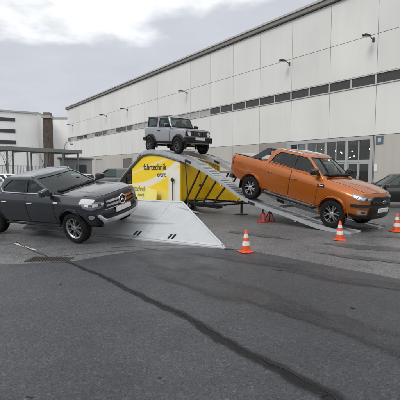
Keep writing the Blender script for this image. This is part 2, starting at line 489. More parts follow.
    def interior(s, parent, zf, seats, dash, wheel, tops):
        """Dark tub at waist level with seat backs, headrests, dashboard and steering wheel showing above it."""
        rg = s.ring(zf, .055); bm = bmesh.new(); pts_ = rg+[(x, -y, z) for x, y, z in rg[1:-1][::-1]]
        lo = [bm.verts.new((x, y, z-.03)) for x, y, z in pts_]; hi = [bm.verts.new(p) for p in pts_]; n = len(pts_)
        for j in range(n): bm.faces.new((lo[j], lo[(j+1) % n], hi[(j+1) % n], hi[j]))
        bm.faces.new(lo[::-1]); bm.faces.new(hi); bmobj('interior', bm, TRIM, parent)
        for x, y in seats:
            bm = bmesh.new(); abox(bm, x-.10, x+.03, y-.23, y+.23, zf, zf+tops*.55, .035); st = bmobj('seat', bm, SEAT, parent, 40)
            bm = bmesh.new(); abox(bm, x-.13, x-.03, y-.13, y+.13, zf+tops*.62, zf+tops, .03); tube(bm, [(x-.07, y, zf+tops*.5), (x-.07, y, zf+tops*.65)], .012, 6); bmobj('headrest', bm, SEAT, st, 40)
        bm = bmesh.new(); abox(bm, dash-.14, dash+.16, -.60, .60, zf, zf+.05, .02); bmobj('dashboard', bm, TRIM, parent, 40)
        bm = bmesh.new(); tube(bm, [(wheel+.05*math.sin(a), .37+.17*math.cos(a), zf+.02+.16*math.sin(a)) for a in np.linspace(0, 2*math.pi, 24, endpoint=False)], .014, 8, closed=True); bmobj('steering_wheel', bm, TRIM, parent, 40)
        bm = bmesh.new(); m_ = Vector(s.front()(0, s.l[-1][0]-.10)); abox(bm, m_.x-.10, m_.x-.07, -.12, .12, m_.z-.04, m_.z+.035, .012); bmobj('rear_view_mirror', bm, TRIM, parent, 40)
def seal(parent, S, poly, r=.008, m=None):
    bm = bmesh.new(); pts_ = []; k = len(poly)
    for i in range(k):
        a, b = poly[i], poly[(i+1) % k]; d = math.hypot(b[0]-a[0], b[1]-a[1]); c = max(1, int(d/.12))
        for j in range(c): pts_.append(S(a[0]+(b[0]-a[0])*j/c, a[1]+(b[1]-a[1])*j/c))
    tube(bm, pts_, r, 5, closed=True); return bmobj('window_seal', bm, BLK if m is None else m, parent, 50)
def interp_lin(keys, x):
    xs = [k[0] for k in keys]
    return [float(np.interp(x, xs, [k[c] for k in keys])) for c in range(1, len(keys[0]))]
def ycoons(poly): return poly

# ------------------------------------------------------------------ wheels
WH = {}
def wheel_meshes(Rt, rim, wd, style):
    key = (Rt, rim, wd, style)
    if key in WH: return WH[key]
    h = wd/2; sw = Rt-rim
    bm = bmesh.new()
    pr = [(rim-.01, -h*.75), (rim+.005, -h*.9), (rim+sw*.45, -h*1.02), (rim+sw*.8, -h*.93), (Rt-.012, -h*.78), (Rt, -h*.62), (Rt, -h*.2), (Rt-.009, -h*.19), (Rt-.009, -h*.13), (Rt, -h*.12),
          (Rt, h*.12), (Rt-.009, h*.13), (Rt-.009, h*.19), (Rt, h*.2), (Rt, h*.62), (Rt-.012, h*.78), (rim+sw*.8, h*.93), (rim+sw*.45, h*1.02), (rim+.005, h*.9), (rim-.01, h*.75)]
    lathe(bm, pr, 56)
    # tread blocks on the shoulders
    for sg in (1, -1):
        for j in range(44):
            t = 2*math.pi*j/44; dt = .045
            c = []
            for (r_, a_) in ((Rt+.004, h*.60), (Rt+.004, h*.34), (Rt-.03, h*.34), (Rt-.022, h*.88)):
                for q in (-dt, dt): c.append(bm.verts.new((r_*math.cos(t+q), sg*a_, r_*math.sin(t+q))))
            for f in ((0, 1, 3, 2), (0, 6, 7, 1), (0, 2, 4, 6), (1, 7, 5, 3)):
                bm.faces.new([c[i] for i in f])
    bmesh.ops.recalc_face_normals(bm, faces=bm.faces)
    ty = bpy.data.meshes.new('tyre'); bm.to_mesh(ty); bm.free(); ty.materials.append(RUB); ty.shade_smooth(); ty.set_sharp_from_angle(angle=R(30))
    bm = bmesh.new()
    lathe(bm, [(rim-.035, h*.2), (rim-.03, h*.66), (rim-.012, h*.80), (rim+.004, h*.86), (rim+.008, h*.82), (rim+.0, h*.76), (rim-.02, h*.1)], 56, closed=True)
    nb_ = len(bm.faces)
    for f in bm.faces: f.material_index = 1
    nsp, wid, twin = {'multi': (6, .036, .19), 'six': (6, .085, 0), 'steel': (8, .07, 0), 'ten': (10, .042, 0)}[style]
    for j in range(nsp):
        t0 = 2*math.pi*j/nsp
        for dq in ((-twin, twin) if twin else (0,)):
            def pt(r_, off, a_, ang):
                return (r_*math.cos(ang)-off*math.sin(ang), a_, r_*math.sin(ang)+off*math.cos(ang))
            cs_ = []
            for (r_, w2, yo, yi, an) in ((.05, wid*.5, h*.66, h*.35, t0+dq*.55), (rim*.55, wid*.36, h*.68, h*.42, t0+dq*.8), (rim-.018, wid*.56, h*.74, h*.5, t0+dq)):
                cs_.append([bm.verts.new(pt(r_, o_, a_, an)) for o_, a_ in ((-w2, yi), (-w2*.7, yo), (w2*.7, yo), (w2, yi))])
            for A, B in zip(cs_, cs_[1:]):
                for q in range(4): bm.faces.new((A[q], A[(q+1) % 4], B[(q+1) % 4], B[q]))
    lathe(bm, [(.001, h*.74), (.045, h*.74), (.062, h*.70), (.066, h*.4)], 20)
    for j in range(6):
        t = 2*math.pi*(j+.5)/6
        r = bmesh.ops.create_cone(bm, cap_ends=True, segments=8, radius1=.010, radius2=.010, depth=.02)
        bmesh.ops.rotate(bm, verts=r['verts'], matrix=Matrix.Rotation(R(90), 3, 'X'))
        bmesh.ops.translate(bm, verts=r['verts'], vec=(.085*math.cos(t), h*.66, .085*math.sin(t)))
    bmesh.ops.recalc_face_normals(bm, faces=bm.faces)
    ri = bpy.data.meshes.new('rim'); bm.to_mesh(ri); bm.free(); ri.materials.append(ALLOY); ri.materials.append(RIMD); ri.shade_smooth(); ri.set_sharp_from_angle(angle=R(30))
    bm = bmesh.new()
    lathe(bm, [(.001, h*.2), (rim*.66, h*.2), (rim*.66, h*.08), (rim*.5, h*.05), (rim*.95, -h*.2), (rim*.97, -h*.75), (.001, -h*.75)], 32)
    bmesh.ops.recalc_face_normals(bm, faces=bm.faces)
    hb = bpy.data.meshes.new('wheel'); bm.to_mesh(hb); bm.free(); hb.materials.append(DISC)
    WH[key] = (hb, ty, ri); return WH[key]
def add_wheel(parent, x, y, z, Rt, rim, wd, style, steer=0, rim_mat=None, spin=0.):
    hb, ty, ri = wheel_meshes(Rt, rim, wd, style)
    if rim_mat is not None:
        k = ('m', Rt, rim, style, rim_mat.name)
        if k not in WH:
            c = ri.copy(); c.materials.clear(); c.materials.append(rim_mat); c.materials.append(RIMD); WH[k] = c
        ri = WH[k]
    wo = bpy.data.objects.new('wheel', hb); C.objects.link(wo); wo.parent = parent
    wo.location = (x, y, z); wo.rotation_euler = (0, spin, (0 if y > 0 else math.pi)+steer)
    for n_, me in (('tyre', ty), ('rim', ri)):
        c = bpy.data.objects.new(n_, me); C.objects.link(c); c.parent = wo
def flare(name, S, cx, cz, r0, r1, a0, a1, m, parent, top=.03, zcut=None):
    pts = []
    for i in range(25):
        a = R(a0+(a1-a0)*i/24); pts.append((cx+r1*math.cos(a), cz+r1*math.sin(a)))
    for i in range(24, -1, -1):
        a = R(a0+(a1-a0)*i/24); pts.append((cx+r0*math.cos(a), cz+r0*math.sin(a)))
    # a strip built directly, rounded across
    bm = bmesh.new(); rows = []
    for i in range(33):
        a = R(a0+(a1-a0)*i/32); row = []
        for f, o_ in ((0, -.05), (0, top*.6), (.25, top), (.7, top*.8), (1, .0), (1.02, -.015)):
            r_ = r0+(r1-r0)*f; p = Vector(S(cx+r_*math.cos(a), cz+r_*math.sin(a)))
            p.y += math.copysign(o_, p.y); row.append(bm.verts.new(p))
        rows.append(row)
    for A, B in zip(rows, rows[1:]):
        for j in range(5): bm.faces.new((A[j], A[j+1], B[j+1], B[j]))
    bm.faces.new(rows[0]); bm.faces.new(rows[-1])
    return bmobj(name, bm, m, parent, 45)
def mirror_part(parent, x, y, z, m, sg, sc_=1.):
    bm = bmesh.new()
    sh = fillet2([(0, 0), (.27, .0), (.27, .15), (.03, .19)], .045, 4)
    for k_, ins in ((0, .025), (.03, 0), (.10, .0), (.135, .03)):
        pass
    rows = []
    for dx, ins in ((-.07, .012), (-.055, 0), (.02, 0), (.06, .02), (.085, .06)):
        cx_, cz_ = .135, .09
        rows.append([bm.verts.new((x+dx*sc_, y+sg*(cx_+(a-cx_)*(1-ins*5))*sc_, z+(cz_+(b-cz_)*(1-ins*5))*sc_)) for a, b in sh])
    n = len(rows[0])
    for A, B in zip(rows, rows[1:]):
        for j in range(n): bm.faces.new((A[j], A[(j+1) % n], B[(j+1) % n], B[j]))
    bm.faces.new(rows[0]); bm.faces.new(rows[-1])
    o = bmobj('side_mirror', bm, m, parent, 40)
    bm = bmesh.new(); bar(bm, (x+.01, y-sg*.06, z+.035), (x+.01, y+sg*.06, z+.05), .07, .05); bmobj('mirror_arm', bm, BLK, o)
    bm = bmesh.new(); abox(bm, x-.078*sc_, x-.0702*sc_, min(y+sg*.03, y+sg*.24), max(y+sg*.03, y+sg*.24), z+.03, z+.15); bmobj('mirror_glass', bm, CHROME, o)
    return o
def rail(parent, S, x0, x1, z, m, off=.03, sg=1):
    bm = bmesh.new(); pts = []
    for i in range(13):
        t = i/12; x = x0+(x1-x0)*t; p = Vector(S(x, z)); lift = min(1, min(t, 1-t)*9)
        pts.append((p.x, p.y-sg*.05, z+.012+off*(.15+.85*lift)))
    tube(bm, pts, [.012]+[.019]*11+[.012], 8)
    for t in (.06, .5, .94):
        x = x0+(x1-x0)*t; p = Vector(S(x, z)); bar(bm, (x, p.y-sg*.05, z-.005), (x, p.y-sg*.05, z+.055), .06, .03)
    return bmobj('roof_rail', bm, m, parent, 40)
def door(parent, poly, S, m, hx, hz, glass=None, GS=None, hm=None, gm=None):
    ins = poly
    cx_ = sum(p[0] for p in poly)/len(poly); cz_ = sum(p[1] for p in poly)/len(poly)
    hw = max(p[0] for p in poly)-min(p[0] for p in poly); hh = max(p[1] for p in poly)-min(p[1] for p in poly)
    big = [(cx_+(u-cx_)*(1+.016/hw), cz_+(v-cz_)*(1+.016/hh)) for u, v in poly]
    d = patch('door', fillet2(poly, .05), S, m, parent, top=.010, bot=-.01, step=.07, bevel=.003)
    patch('door_gap', fillet2(big, .055), S, GAP, d, top=.0035, bot=-.01, step=.07)
    if hm is not None:
        bm = bmesh.new(); pts = []
        for i in range(9):
            t = i/8; x = hx+.10-.2*t; p = Vector(S(x, hz)); n_ = math.copysign(1, p.y)
            pts.append((x, p.y+n_*(.012+.035*math.sin(math.pi*t)**.5), hz))
        tube(bm, pts, .0135, 8); bmobj('handle', bm, hm, d, 40)
    if glass:
        patch('window', fillet2(glass, .03), GS, gm or TINT, d, top=-.008, bot=-.012, step=.12); seal(d, GS, fillet2(glass, .03))
    return d
def star_badge(parent, c, rad, tilt, m):
    bm = bmesh.new(); cx_, cy_, cz_ = c
    tube(bm, [(cx_, cy_+rad*math.cos(a), cz_+rad*math.sin(a)) for a in np.linspace(0, 2*math.pi, 28, endpoint=False)], rad*.11, 8, closed=True)
    for k in range(3):
        a = R(90+120*k); tip = Vector((cx_, cy_+rad*math.cos(a), cz_+rad*math.sin(a)))
        b_ = []
        for s_ in (-60, 60):
            q = a+R(s_); b_.append(Vector((cx_, cy_+rad*.19*math.cos(q), cz_+rad*.19*math.sin(q))))
        ridge = Vector((cx_+rad*.14, cy_, cz_))
        v = [bm.verts.new(p) for p in (tip, b_[0], b_[1], ridge, Vector((cx_-.01, cy_, cz_)))]
        for f in ((0, 1, 3), (0, 3, 2), (0, 4, 1), (0, 2, 4), (1, 2, 3), (1, 4, 2)): bm.faces.new([v[i] for i in f])
    o = bmobj('badge', bm, m, parent)
    return o
def plate_number(parent, S, w_, z0, z1):
    p = Vector(S(0, (z0+z1)/2)); 
    return boxo('number_plate', (p.x+.02, p.x+.055, -w_, w_, p.z-(z1-z0)/2, p.z+(z1-z0)/2), WPLATE, parent, .004)
def slab(name, S, poly, m, parent, top=.012, bot=-.02, f=.02, step=.06, **k):
    return patch(name, fillet2(poly, f), S, m, parent, top=top, bot=bot, step=step, **k)
def mirq(poly): return [(-u, v) for u, v in poly][::-1]

def settle(root, loc, theta, pitch=0., roll=0.):
    root.rotation_mode = 'QUATERNION'
    m = Matrix.Rotation(-theta, 4, 'Z') @ Matrix.Rotation(pitch, 4, 'Y') @ Matrix.Rotation(roll, 4, 'X')
    root.rotation_quaternion = m.to_quaternion(); root.location = loc

# ------------------------------------------------------------------ pickups
def pickup(root, paint, kind):
    rg = kind == 'ranger'
    XF, XR, AF, AR = (2.58, -2.74, 1.61, -1.61) if rg else (2.40, -2.82, 1.575, -1.575)
    RT = .395 if rg else .385
    dw = 0 if rg else .02
    wz = RT if rg else RT+.055            # wheel centre height in the body frame
    gz = .0 if rg else .055               # height of the road below the body frame's zero
    keys = [  # x, zbot, ysill, zsill, ymid, zmid, ysh, zsh, ytop, ztop, crown
        (XR,       .64, .80, .70, .86, .88, .89, 1.20, .84, 1.40, 0),
        (XR+.25,   .58, .85, .64, .90, .86, .925, 1.20, .87, 1.40, 0),
        (AR,       .46, .88, .54, .92, .82, .935, 1.18, .88, 1.40, 0),
        (-1.0,     .44, .87, .50, .905, .78, .92, 1.16, .86, 1.38, 0),
        (0,        .44, .86, .50, .90, .76, .915, 1.14, .85, 1.345, .0),
        (1.0,      .44, .86, .50, .905, .76, .915, 1.12, .82, 1.305, .03),
        (AF,       .42, .87, .50, .93, .80, .93, 1.10, .79, 1.275, .05),
        (2.05,     .40, .87, .48, .925, .78, .91, 1.06, .765, 1.235, .055),
        (XF-.15,   .42, .855, .48, .895, .76, .885, 1.03, .745, 1.195, .04),
        (XF,       .46, .82, .52, .86, .74, .85, 1.02, .72, 1.165, .03)] if rg else [
        (XR,       .62, .80, .68, .86, .86, .89, 1.10, .84, 1.29, 0),
        (XR+.25,   .56, .85, .62, .90, .84, .945, 1.10, .87, 1.295, 0),
        (AR,       .48, .88, .56, .94, .80, .955, 1.09, .88, 1.29, 0),
        (-1.0,     .46, .87, .52, .925, .78, .94, 1.08, .87, 1.27, 0),
        (0,        .46, .86, .52, .92, .76, .935, 1.07, .865, 1.245, .0),
        (1.0,      .46, .86, .52, .925, .76, .935, 1.06, .83, 1.225, .03),
        (AF,       .46, .87, .54, .95, .80, .95, 1.04, .80, 1.205, .05),
        (1.95,     .45, .86, .53, .94, .78, .93, 1.03, .785, 1.195, .05),
        (XF-.15,   .45, .83, .51, .875, .74, .865, 1.0, .73, 1.17, .04),
        (XF,       .47, .77, .51, .82, .70, .81, .99, .69, 1.15, .03)]
    lean = ((.0, -.16), (.46, -.12), (.58, 0), (.78, 0), (.86, -.03), (1.06, -.05), (1.15, -.09), (1.3, -.18)) if rg else \
           ((.0, -.16), (.46, -.10), (.58, 0), (.72, 0), (.81, -.015), (1.06, -.03), (1.15, -.06), (1.25, -.15))
    B = Body(keys, bow=.23 if rg else .22, bexp=2.4, lean=lean, rbow=.05, rlean=((0, .12), (.66, .02), (.8, 0), (1.3, .03), (1.4, .05)))
    B.build('body', paint, root, [(AF, wz+.01, RT+.075, .36), (AR, wz+.01, RT+.075, .36)], zblack=.5)
    zo = .09 if rg else .0                # how far the waist sits above the lower of the two trucks
    F, RR = B.front(), B.rear()
    lev = [(1.25, 1.28, -1.28, .83), (1.37, 1.13, -1.24, .81), (1.60, .80, -1.15, .735), (1.76, .55, -1.07, .675), (1.83, .42, -1.02, .645)]
    if not rg: lev = [(1.12, 1.22, -1.36, .85), (1.245, 1.03, -1.32, .83), (1.44, .66, -1.22, .755), (1.57, .38, -1.12, .70), (1.63, .22, -1.06, .675)]
    zb_, zt_ = (1.37, 1.83) if rg else (1.245, 1.63)
    CBW = .13
    cb = Cabin(lev, cb=CBW, cs=.025, rc=.06)
    z1 = zt_-.045; h0 = zb_+.035
    gx = lambda z, d: interp_lin(lev, z)[0]-CBW-d      # front edge of the side glass, clear of the windscreen pillar
    fg = [(gx(h0, .075), h0), (gx(z1-.055, .075), z1-.055), (gx(z1, .095), z1), (-.03, z1+.005), (-.03, h0+.01)]
    rgls = [(-.11, h0+.012), (-.11, z1+.005), (-.72, z1), (-.88, z1-.115), (-.99, h0+.045)] if rg else [(-.13, h0+.012), (-.13, z1+.005), (-.70, z1), (-.88, z1-.10), (-1.04, h0+.10), (-1.0, h0+.03)]
    CF, CR_ = cb.front(), cb.rear()
    wf = fillet2([(-.97, zb_+.01), (.97, zb_+.01), (.945, zt_-.03), (-.945, zt_-.03)], .04); wr = fillet2([(-.85, zb_+.08), (.85, zb_+.08), (.80, zt_-.08), (-.80, zt_-.08)], .04)
    cb.build('cabin', paint, root, [fillet2(fg, .03), fillet2(rgls, .03)], wf, wr)
    patch('windscreen', wf, CF, WSG, root, top=-.004, bot=-.010, step=.12); seal(root, CF, wf, .011)
    patch('rear_window', wr, CR_, TINT, root, top=-.004, bot=-.010, step=.2); seal(root, CR_, wr, .009)
    cb.interior(root, zb_+.012, [(.20, -.38), (.20, .38), (-.72, -.36), (-.72, .36)], .98 if rg else .86, .66 if rg else .58, .36)
    # wipers and cowl
    bm = bmesh.new()
    for y0, y1 in ((-.62, -.02), (.02, .66)):
        a = Vector(CF(y0, zb_+.03)); b = Vector(CF(y1, zb_+.055)); bar(bm, a+Vector((.03, 0, .02)), b+Vector((.03, 0, .02)), .02, .012)
    bmobj('wiper', bm, BLK, root)
    slab('cowl', B.top(), [(.90, -.76), (1.0, -.76), (1.14, -.60), (1.14, .60), (1.0, .76), (.90, .76)], BLK, root, top=.012, step=.1)
    hood = [(1.15, -.77), (1.8, -.735), (XF-.22, -.70), (XF-.05, -.63), (XF-.005, -.35), (XF-.002, 0), (XF-.005, .35), (XF-.05, .63), (XF-.22, .70), (1.8, .735), (1.15, .77)]
    bn = patch('bonnet', hood, B.top(), paint, root, top=.012, bot=-.008, step=.10, bevel=.006)
    patch('bonnet_gap', [(u+(.006 if u > 2 else -.006), v*1.012) for u, v in hood], B.top(), GAP, bn, top=.003, bot=-.008, step=.1)
    for sg in (1, -1):       # two raised bonnet creases
        patch('bonnet_crease', [(1.2, sg*.50), (XF-.13, sg*.40), (XF-.13, sg*.43), (1.2, sg*.55)], B.top(), paint, bn, top=.02, bot=0, step=.09, bevel=.007)
    hz = 1.10 if rg else 1.045
    dt = 1.285 if rg else 1.195
    for sg in (-1, 1):
        S, GS = B.side(sg), cb.side(sg)
        d_ = door(root, [(.99, .53), (1.0, 1.0), (.95, dt), (0.0, dt+.035), (0.0, .53)], S, paint, .14, hz, fg, GS, CHROME if not rg else paint, CLR)
        d_ = door(root, [(-.03, .53), (-.03, dt+.035), (-1.02, dt+.065), (-1.05, .95), (-1.0, .53)], S, paint, -.86, hz+.02, rgls, GS, CHROME if not rg else paint)
        patch('pillar_trim', [(-.042, h0+.0), (-.042, z1+.01), (rgls[0][0]+.012, z1+.01), (rgls[0][0]+.012, h0+.0)], GS, GLOSSBLK, root, top=.004, bot=-.01, step=.12)
        patch('waist_trim', [(gx(h0-.035, .06), h0-.035), (.0, h0-.02), (-1.06, h0-.002), (-1.06, h0+.016), (.0, h0-.002), (gx(h0-.017, .06), h0-.017)], GS, BLK if rg else CHROME, root, top=.014, bot=-.01, step=.1)
        if not rg:           # chrome kick-up at the rear of the side windows
            patch('waist_trim', [(-1.0, h0+.016), (-1.07, h0+.016), (-1.125, h0+.10), (-1.11, h0+.11)], GS, CHROME, root, top=.014, bot=-.01, step=.1)
        for ax, nm in ((AF, 'f'), (AR, 'r')):
            flare('wheel_arch', S, ax, wz+.01, RT+.066, RT+.115, -14, 194, paint, root, top=.013)
        # rocker and step
        if rg:
            bm = bmesh.new(); tube(bm, [(1.05, sg*.84, .44), (.98, sg*.93, .41), (-.98, sg*.93, .41), (-1.05, sg*.84, .44)], .038, 10); bmobj('side_step', bm, BLK, root, 40)
            bm = bmesh.new(); abox(bm, -.9, .9, min(sg*.88, sg*.955), max(sg*.88, sg*.955), .442, .452); bmobj('step_tread', bm, ALLOY, root)
        else:
            bm = bmesh.new(); tube(bm, [(1.05, sg*.86, .45), (-1.05, sg*.86, .45)], .03, 8); bmobj('side_step', bm, BLK, root, 40)
        mirror_part(root, .86, sg*.85, zb_+.0, GLOSSBLK if rg else paint, sg)
        rail(root, GS, .12, -.88, zt_, ALLOY, .03, sg)
        # fender badge / vent
        vb = slab('fender_vent', S, [(1.03, 1.06), (1.22, 1.07), (1.21, 1.155), (1.02, 1.145)] if rg else [(1.03, 1.045), (1.17, 1.05), (1.165, 1.09), (1.02, 1.085)], BLK if rg else CHROME, root, top=.014, f=.02)
        if rg:
            slab('vent_trim', S, [(1.05, 1.098), (1.18, 1.106), (1.175, 1.128), (1.045, 1.12)], CHROME, vb, top=.02, f=.006)
        # lamps
        fz = .085 if rg else .05
        if rg:
            hl = [(.50, .925), (.72, .885), (1.0, .875), (1.13, .90), (1.34, .985), (1.36, 1.02), (1.10, 1.025), (.8, .995), (.52, .965)]
        else:
            hl = [(.66, .885), (.80, .85), (1.0, .845), (1.12, .86), (1.24, .91), (1.30, .98), (1.2, 1.01), (1.0, 1.015), (.8, 1.005), (.68, .985)]
        pl = [(sg*u, v+fz) for u, v in hl]
        if sg < 0: pl = pl[::-1]
        h_ = patch('headlight', fillet2(pl, .02), F, LENSM, root, top=.016, bot=-.02, step=.06, bevel=.004)
        q0, q1 = (.60, 1.22)
        inner = [(sg*u, v+fz) for u, v in [(.66, .925), (.9, .905), (1.04, .905), (1.2, .955), (1.2, .985), (.95, .975), (.68, .955)]]
        patch('headlight_lens', fillet2(inner if sg > 0 else inner[::-1], .02), F, LENSB, h_, top=.021, bot=.0, step=.06)
        for qq in ((.76, .86), (1.0, 1.08)):
            eye = [(sg*u, v+fz) for u, v in ((qq[0], .905+(0 if qq[0] < .9 else .012)), (qq[1], .905+(0 if qq[0] < .9 else .012)), (qq[1], .965), (qq[0], .965))]
            patch('headlight_eye', fillet2(eye if sg > 0 else eye[::-1], .03), F, LENSD, h_, top=.025, bot=.01, step=.06)
        # tail lamps
        tl = [(sg*.86, .94+zo), (sg*1.10, .94+zo), (sg*1.12, 1.24+zo), (sg*.88, 1.24+zo)]
        patch('tail_light', fillet2(tl if sg > 0 else tl[::-1], .03), RR, REDL, root, top=.018, bot=-.01, step=.06)
        # wheels
        add_wheel(root, AF, sg*(.80 if rg else .815), wz, RT, .255, .265, 'multi', 0, None if rg else mat('rim_silver', (.42, .43, .45), .3, .9), .3)
        add_wheel(root, AR, sg*(.80 if rg else .815), wz, RT, .255, .265, 'multi', 0, None if rg else mat('rim_silver', (.42, .43, .45), .3, .9), .9)
        # arch mud flaps
        boxo('mud_flap', (AR-RT-.10, AR-RT-.085, min(sg*.70, sg*.92), max(sg*.70, sg*.92), .26, .56), BLK, root)
    # front end
    F0 = F; F = lambda q, z: F0(q, z+(.085 if rg else .055))
    if rg:
        g = slab('grille', F, [(-.60, .765), (.60, .765), (.62, .83), (.54, 1.01), (-.54, 1.01), (-.62, .83)], GLOSSBLK, root, top=.022, f=.04)
        for z in (.80, .965):
            slab('grille_bar', F, [(-.56, z-.018), (.56, z-.018), (.56, z+.018), (-.56, z+.018)], BLK, g, top=.046, bot=0, f=.008)
        slab('grille_bar', F, [(-.56, .855), (.56, .855), (.55, .905), (-.55, .905)], mat('grille_grey', (.05, .05, .052), .35, .4), g, top=.05, bot=0, f=.01)
        c = Vector(F(0, .88))
        bm = bmesh.new(); r = bmesh.ops.create_uvsphere(bm, u_segments=24, v_segments=10, radius=1)
        for v in bm.verts: v.co = Vector((c.x+.062+v.co.z*.012, c.y+v.co.x*.115, c.z+v.co.y*.045))
        bd_ = bmobj('badge', bm, CHROME, g, 60)
        bm = bmesh.new(); r = bmesh.ops.create_uvsphere(bm, u_segments=24, v_segments=10, radius=1)
        for v in bm.verts: v.co = Vector((c.x+.066+v.co.z*.012, c.y+v.co.x*.10, c.z+v.co.y*.036))
        bmobj('badge_face', bm, mat('badge_blue', (.01, .03, .12), .2, coat=1), g, 60)
        lo = slab('bumper_band', F, [(-1.26, .665), (-1.0, .70), (-.66, .715), (-.60, .76), (.60, .76), (.66, .715), (1.0, .70), (1.26, .665), (1.30, .735), (1.0, .785), (.62, .80), (-.62, .80), (-1.0, .785), (-1.30, .735)], BLK, root, top=.034, f=.015)
        slab('lower_bumper', F, [(-.66, .43), (.66, .43), (.70, .52), (.63, .755), (-.63, .755), (-.70, .52)], BLK, root, top=.028, f=.03)
        slab('bumper_lip', F, [(-1.30, .44), (-1.0, .39), (1.0, .39), (1.30, .44), (1.34, .50), (1.0, .475), (-1.0, .475), (-1.34, .50)], BLK, root, top=.036, f=.02)
        for sg in (1, -1):
            fb = slab('fog_bezel', F, [(sg*.76, .525), (sg*1.02, .52), (sg*1.06, .60), (sg*.98, .635), (sg*.75, .63)], ALLOY, root, top=.026, bot=-.01, f=.03)
            slab('fog_light', F, [(sg*.82, .548), (sg*.96, .545), (sg*.97, .605), (sg*.81, .61)], LENSD, fb, top=.032, bot=0, f=.025)
        slab('air_intake', F, [(-.56, .47), (.56, .47), (.58, .60), (-.58, .60)], GLOSSBLK, root, top=.034, f=.02)
        slab('skid_plate', F, [(-.62, .40), (.62, .40), (.54, .455), (-.54, .455)], BLK, root, top=.044, bot=-.02, f=.02)
        plate_number(root, F, .27, .60, .71)
        # sport bar and load cover
        bm = bmesh.new()
        for sg in (1, -1):
            prev = None; rows = []
            for (x, zt2, w2) in ((-1.13, 1.845, .04), (-1.22, 1.83, .045), (-1.36, 1.75, .05), (-1.54, 1.60, .05), (-1.72, 1.47, .05), (-1.82, 1.42, .05)):
                yy = .69+(1.85-zt2)*.34
                rows.append([bm.verts.new((x, sg*(yy-w2), 1.39 if zt2 < 1.52 else max(1.39, zt2-.22))), bm.verts.new((x, sg*(yy+w2*.8), 1.39 if zt2 < 1.52 else max(1.39, zt2-.23))),
                             bm.verts.new((x, sg*(yy+w2*.5), zt2)), bm.verts.new((x, sg*(yy-w2*.7), zt2))])
            for A, Bq in zip(rows, rows[1:]):
                for j in range(4): bm.faces.new((A[j], A[(j+1) % 4], Bq[(j+1) % 4], Bq[j]))
            bm.faces.new(rows[0]); bm.faces.new(rows[-1])
        abox(bm, -1.30, -1.20, -.71, .71, 1.75, 1.82)
        bmobj('sport_bar', bm, mat('bar_grey', (.045, .047, .052), .35, .3, coat=.4), root, 35)
        T = B.top()
        lc = patch('load_cover', [(-2.66, -.74), (-1.36, -.76), (-1.36, .76), (-2.66, .74)], T, mat('cover_silver', (.55, .56, .57), .35, .6, var=.08), root, top=.035, bot=-.01, step=.3)
        for i in range(12):
            x = -2.62+i*.106
            patch('cover_slat', [(x, -.72), (x+.094, -.72), (x+.094, .72), (x, .72)], T, MATS['cover_silver'], lc, top=.045, bot=.03, step=.5, bevel=.004)
        for sg in (1, -1):
            patch('bed_rail', [(-2.70, sg*.785), (-1.34, sg*.80), (-1.34, sg*.855), (-2.70, sg*.835)], T, BLK, root, top=.02, bot=-.01, step=.2)
    else:
        g = slab('grille', F, [(-.62, .79), (.62, .79), (.70, .90), (.64, 1.05), (-.64, 1.05), (-.70, .90)], GLOSSBLK, root, top=.018, f=.04)
        for z in (.87, .965):
            for sg in (1, -1):
                slab('grille_bar', F, [(sg*.14, z-.028), (sg*.62, z-.022), (sg*.62, z+.022), (sg*.14, z+.028)], CHROME, g, top=.05, bot=0, f=.008)
        slab('grille_frame', F, [(-.66, .772), (.66, .772), (.67, .79), (-.67, .79)], CHROME, g, top=.03, bot=0, f=.004)
        c = Vector(F(0, .92)); star_badge(g, (c.x+.055, 0, c.z), .112, 0, CHROME)
        lo = slab('lower_bumper', F, [(-.98, .47), (.98, .47), (.90, .66), (-.90, .66)], BLK, root, top=.02, f=.03)
        for sg in (1, -1):
            fl = slab('fog_light', F, [(sg*.95, .60), (sg*1.16, .60), (sg*1.16, .735), (sg*.95, .735)], BLK, root, top=.016, f=.04)
            c = Vector(F(sg*1.06, .67)); e_ = .05
            ring_ = [(sg*(1.055+.062*math.cos(a_)), .668+.048*math.sin(a_)) for a_ in np.linspace(0, 2*math.pi, 20, endpoint=False)]
            patch('fog_ring', ring_ if sg > 0 else ring_[::-1], F, CHROME, fl, top=.024, bot=0, step=.05)
            ring_ = [(sg*(1.055+.045*math.cos(a_)), .668+.036*math.sin(a_)) for a_ in np.linspace(0, 2*math.pi, 20, endpoint=False)]
            patch('fog_lens', ring_ if sg > 0 else ring_[::-1], F, LENSM, fl, top=.029, bot=0, step=.05)
        # silver lower guard, turned up at both ends
        gp = fillet2([(-.93, .685), (-.85, .70), (-.70, .555), (.70, .555), (.85, .70), (.93, .685), (.80, .475), (.6, .455), (-.6, .455), (-.80, .475)], .02)
        patch('bumper_guard', gp, F, mat('guard_silver', (.62, .63, .64), .3, .7), root, top=.05, bot=-.01, step=.05, bevel=.008)
        slab('air_intake', F, [(-.68, .575), (.68, .575), (.74, .72), (-.74, .72)], GLOSSBLK, root, top=.024, f=.02)
        for z in (.615, .66):
            slab('intake_slat', F, [(-.66, z), (.66, z), (.66, z+.012), (-.66, z+.012)], BLK, root, top=.032, bot=0, f=.004)
        plate_number(root, F, .27, .655, .77)
    # tail
    tg = slab('tailgate', RR, [(-.80, .74), (.80, .74), (.82, 1.25+zo), (-.82, 1.25+zo)], paint, root, top=.012, f=.04, step=.12, bevel=.004)
    slab('tailgate_handle', RR, [(-.18, 1.12), (.18, 1.12), (.18, 1.2), (-.18, 1.2)], BLK, tg, top=.03, f=.02)
    boxo('rear_bumper', (XR-.07, XR+.12, -.80, .80, .50, .66), BLK if not rg else mat('bumper_dark', (.03, .03, .032), .4, .2), root, bev=.03)
    # chassis underneath
    bm = bmesh.new()
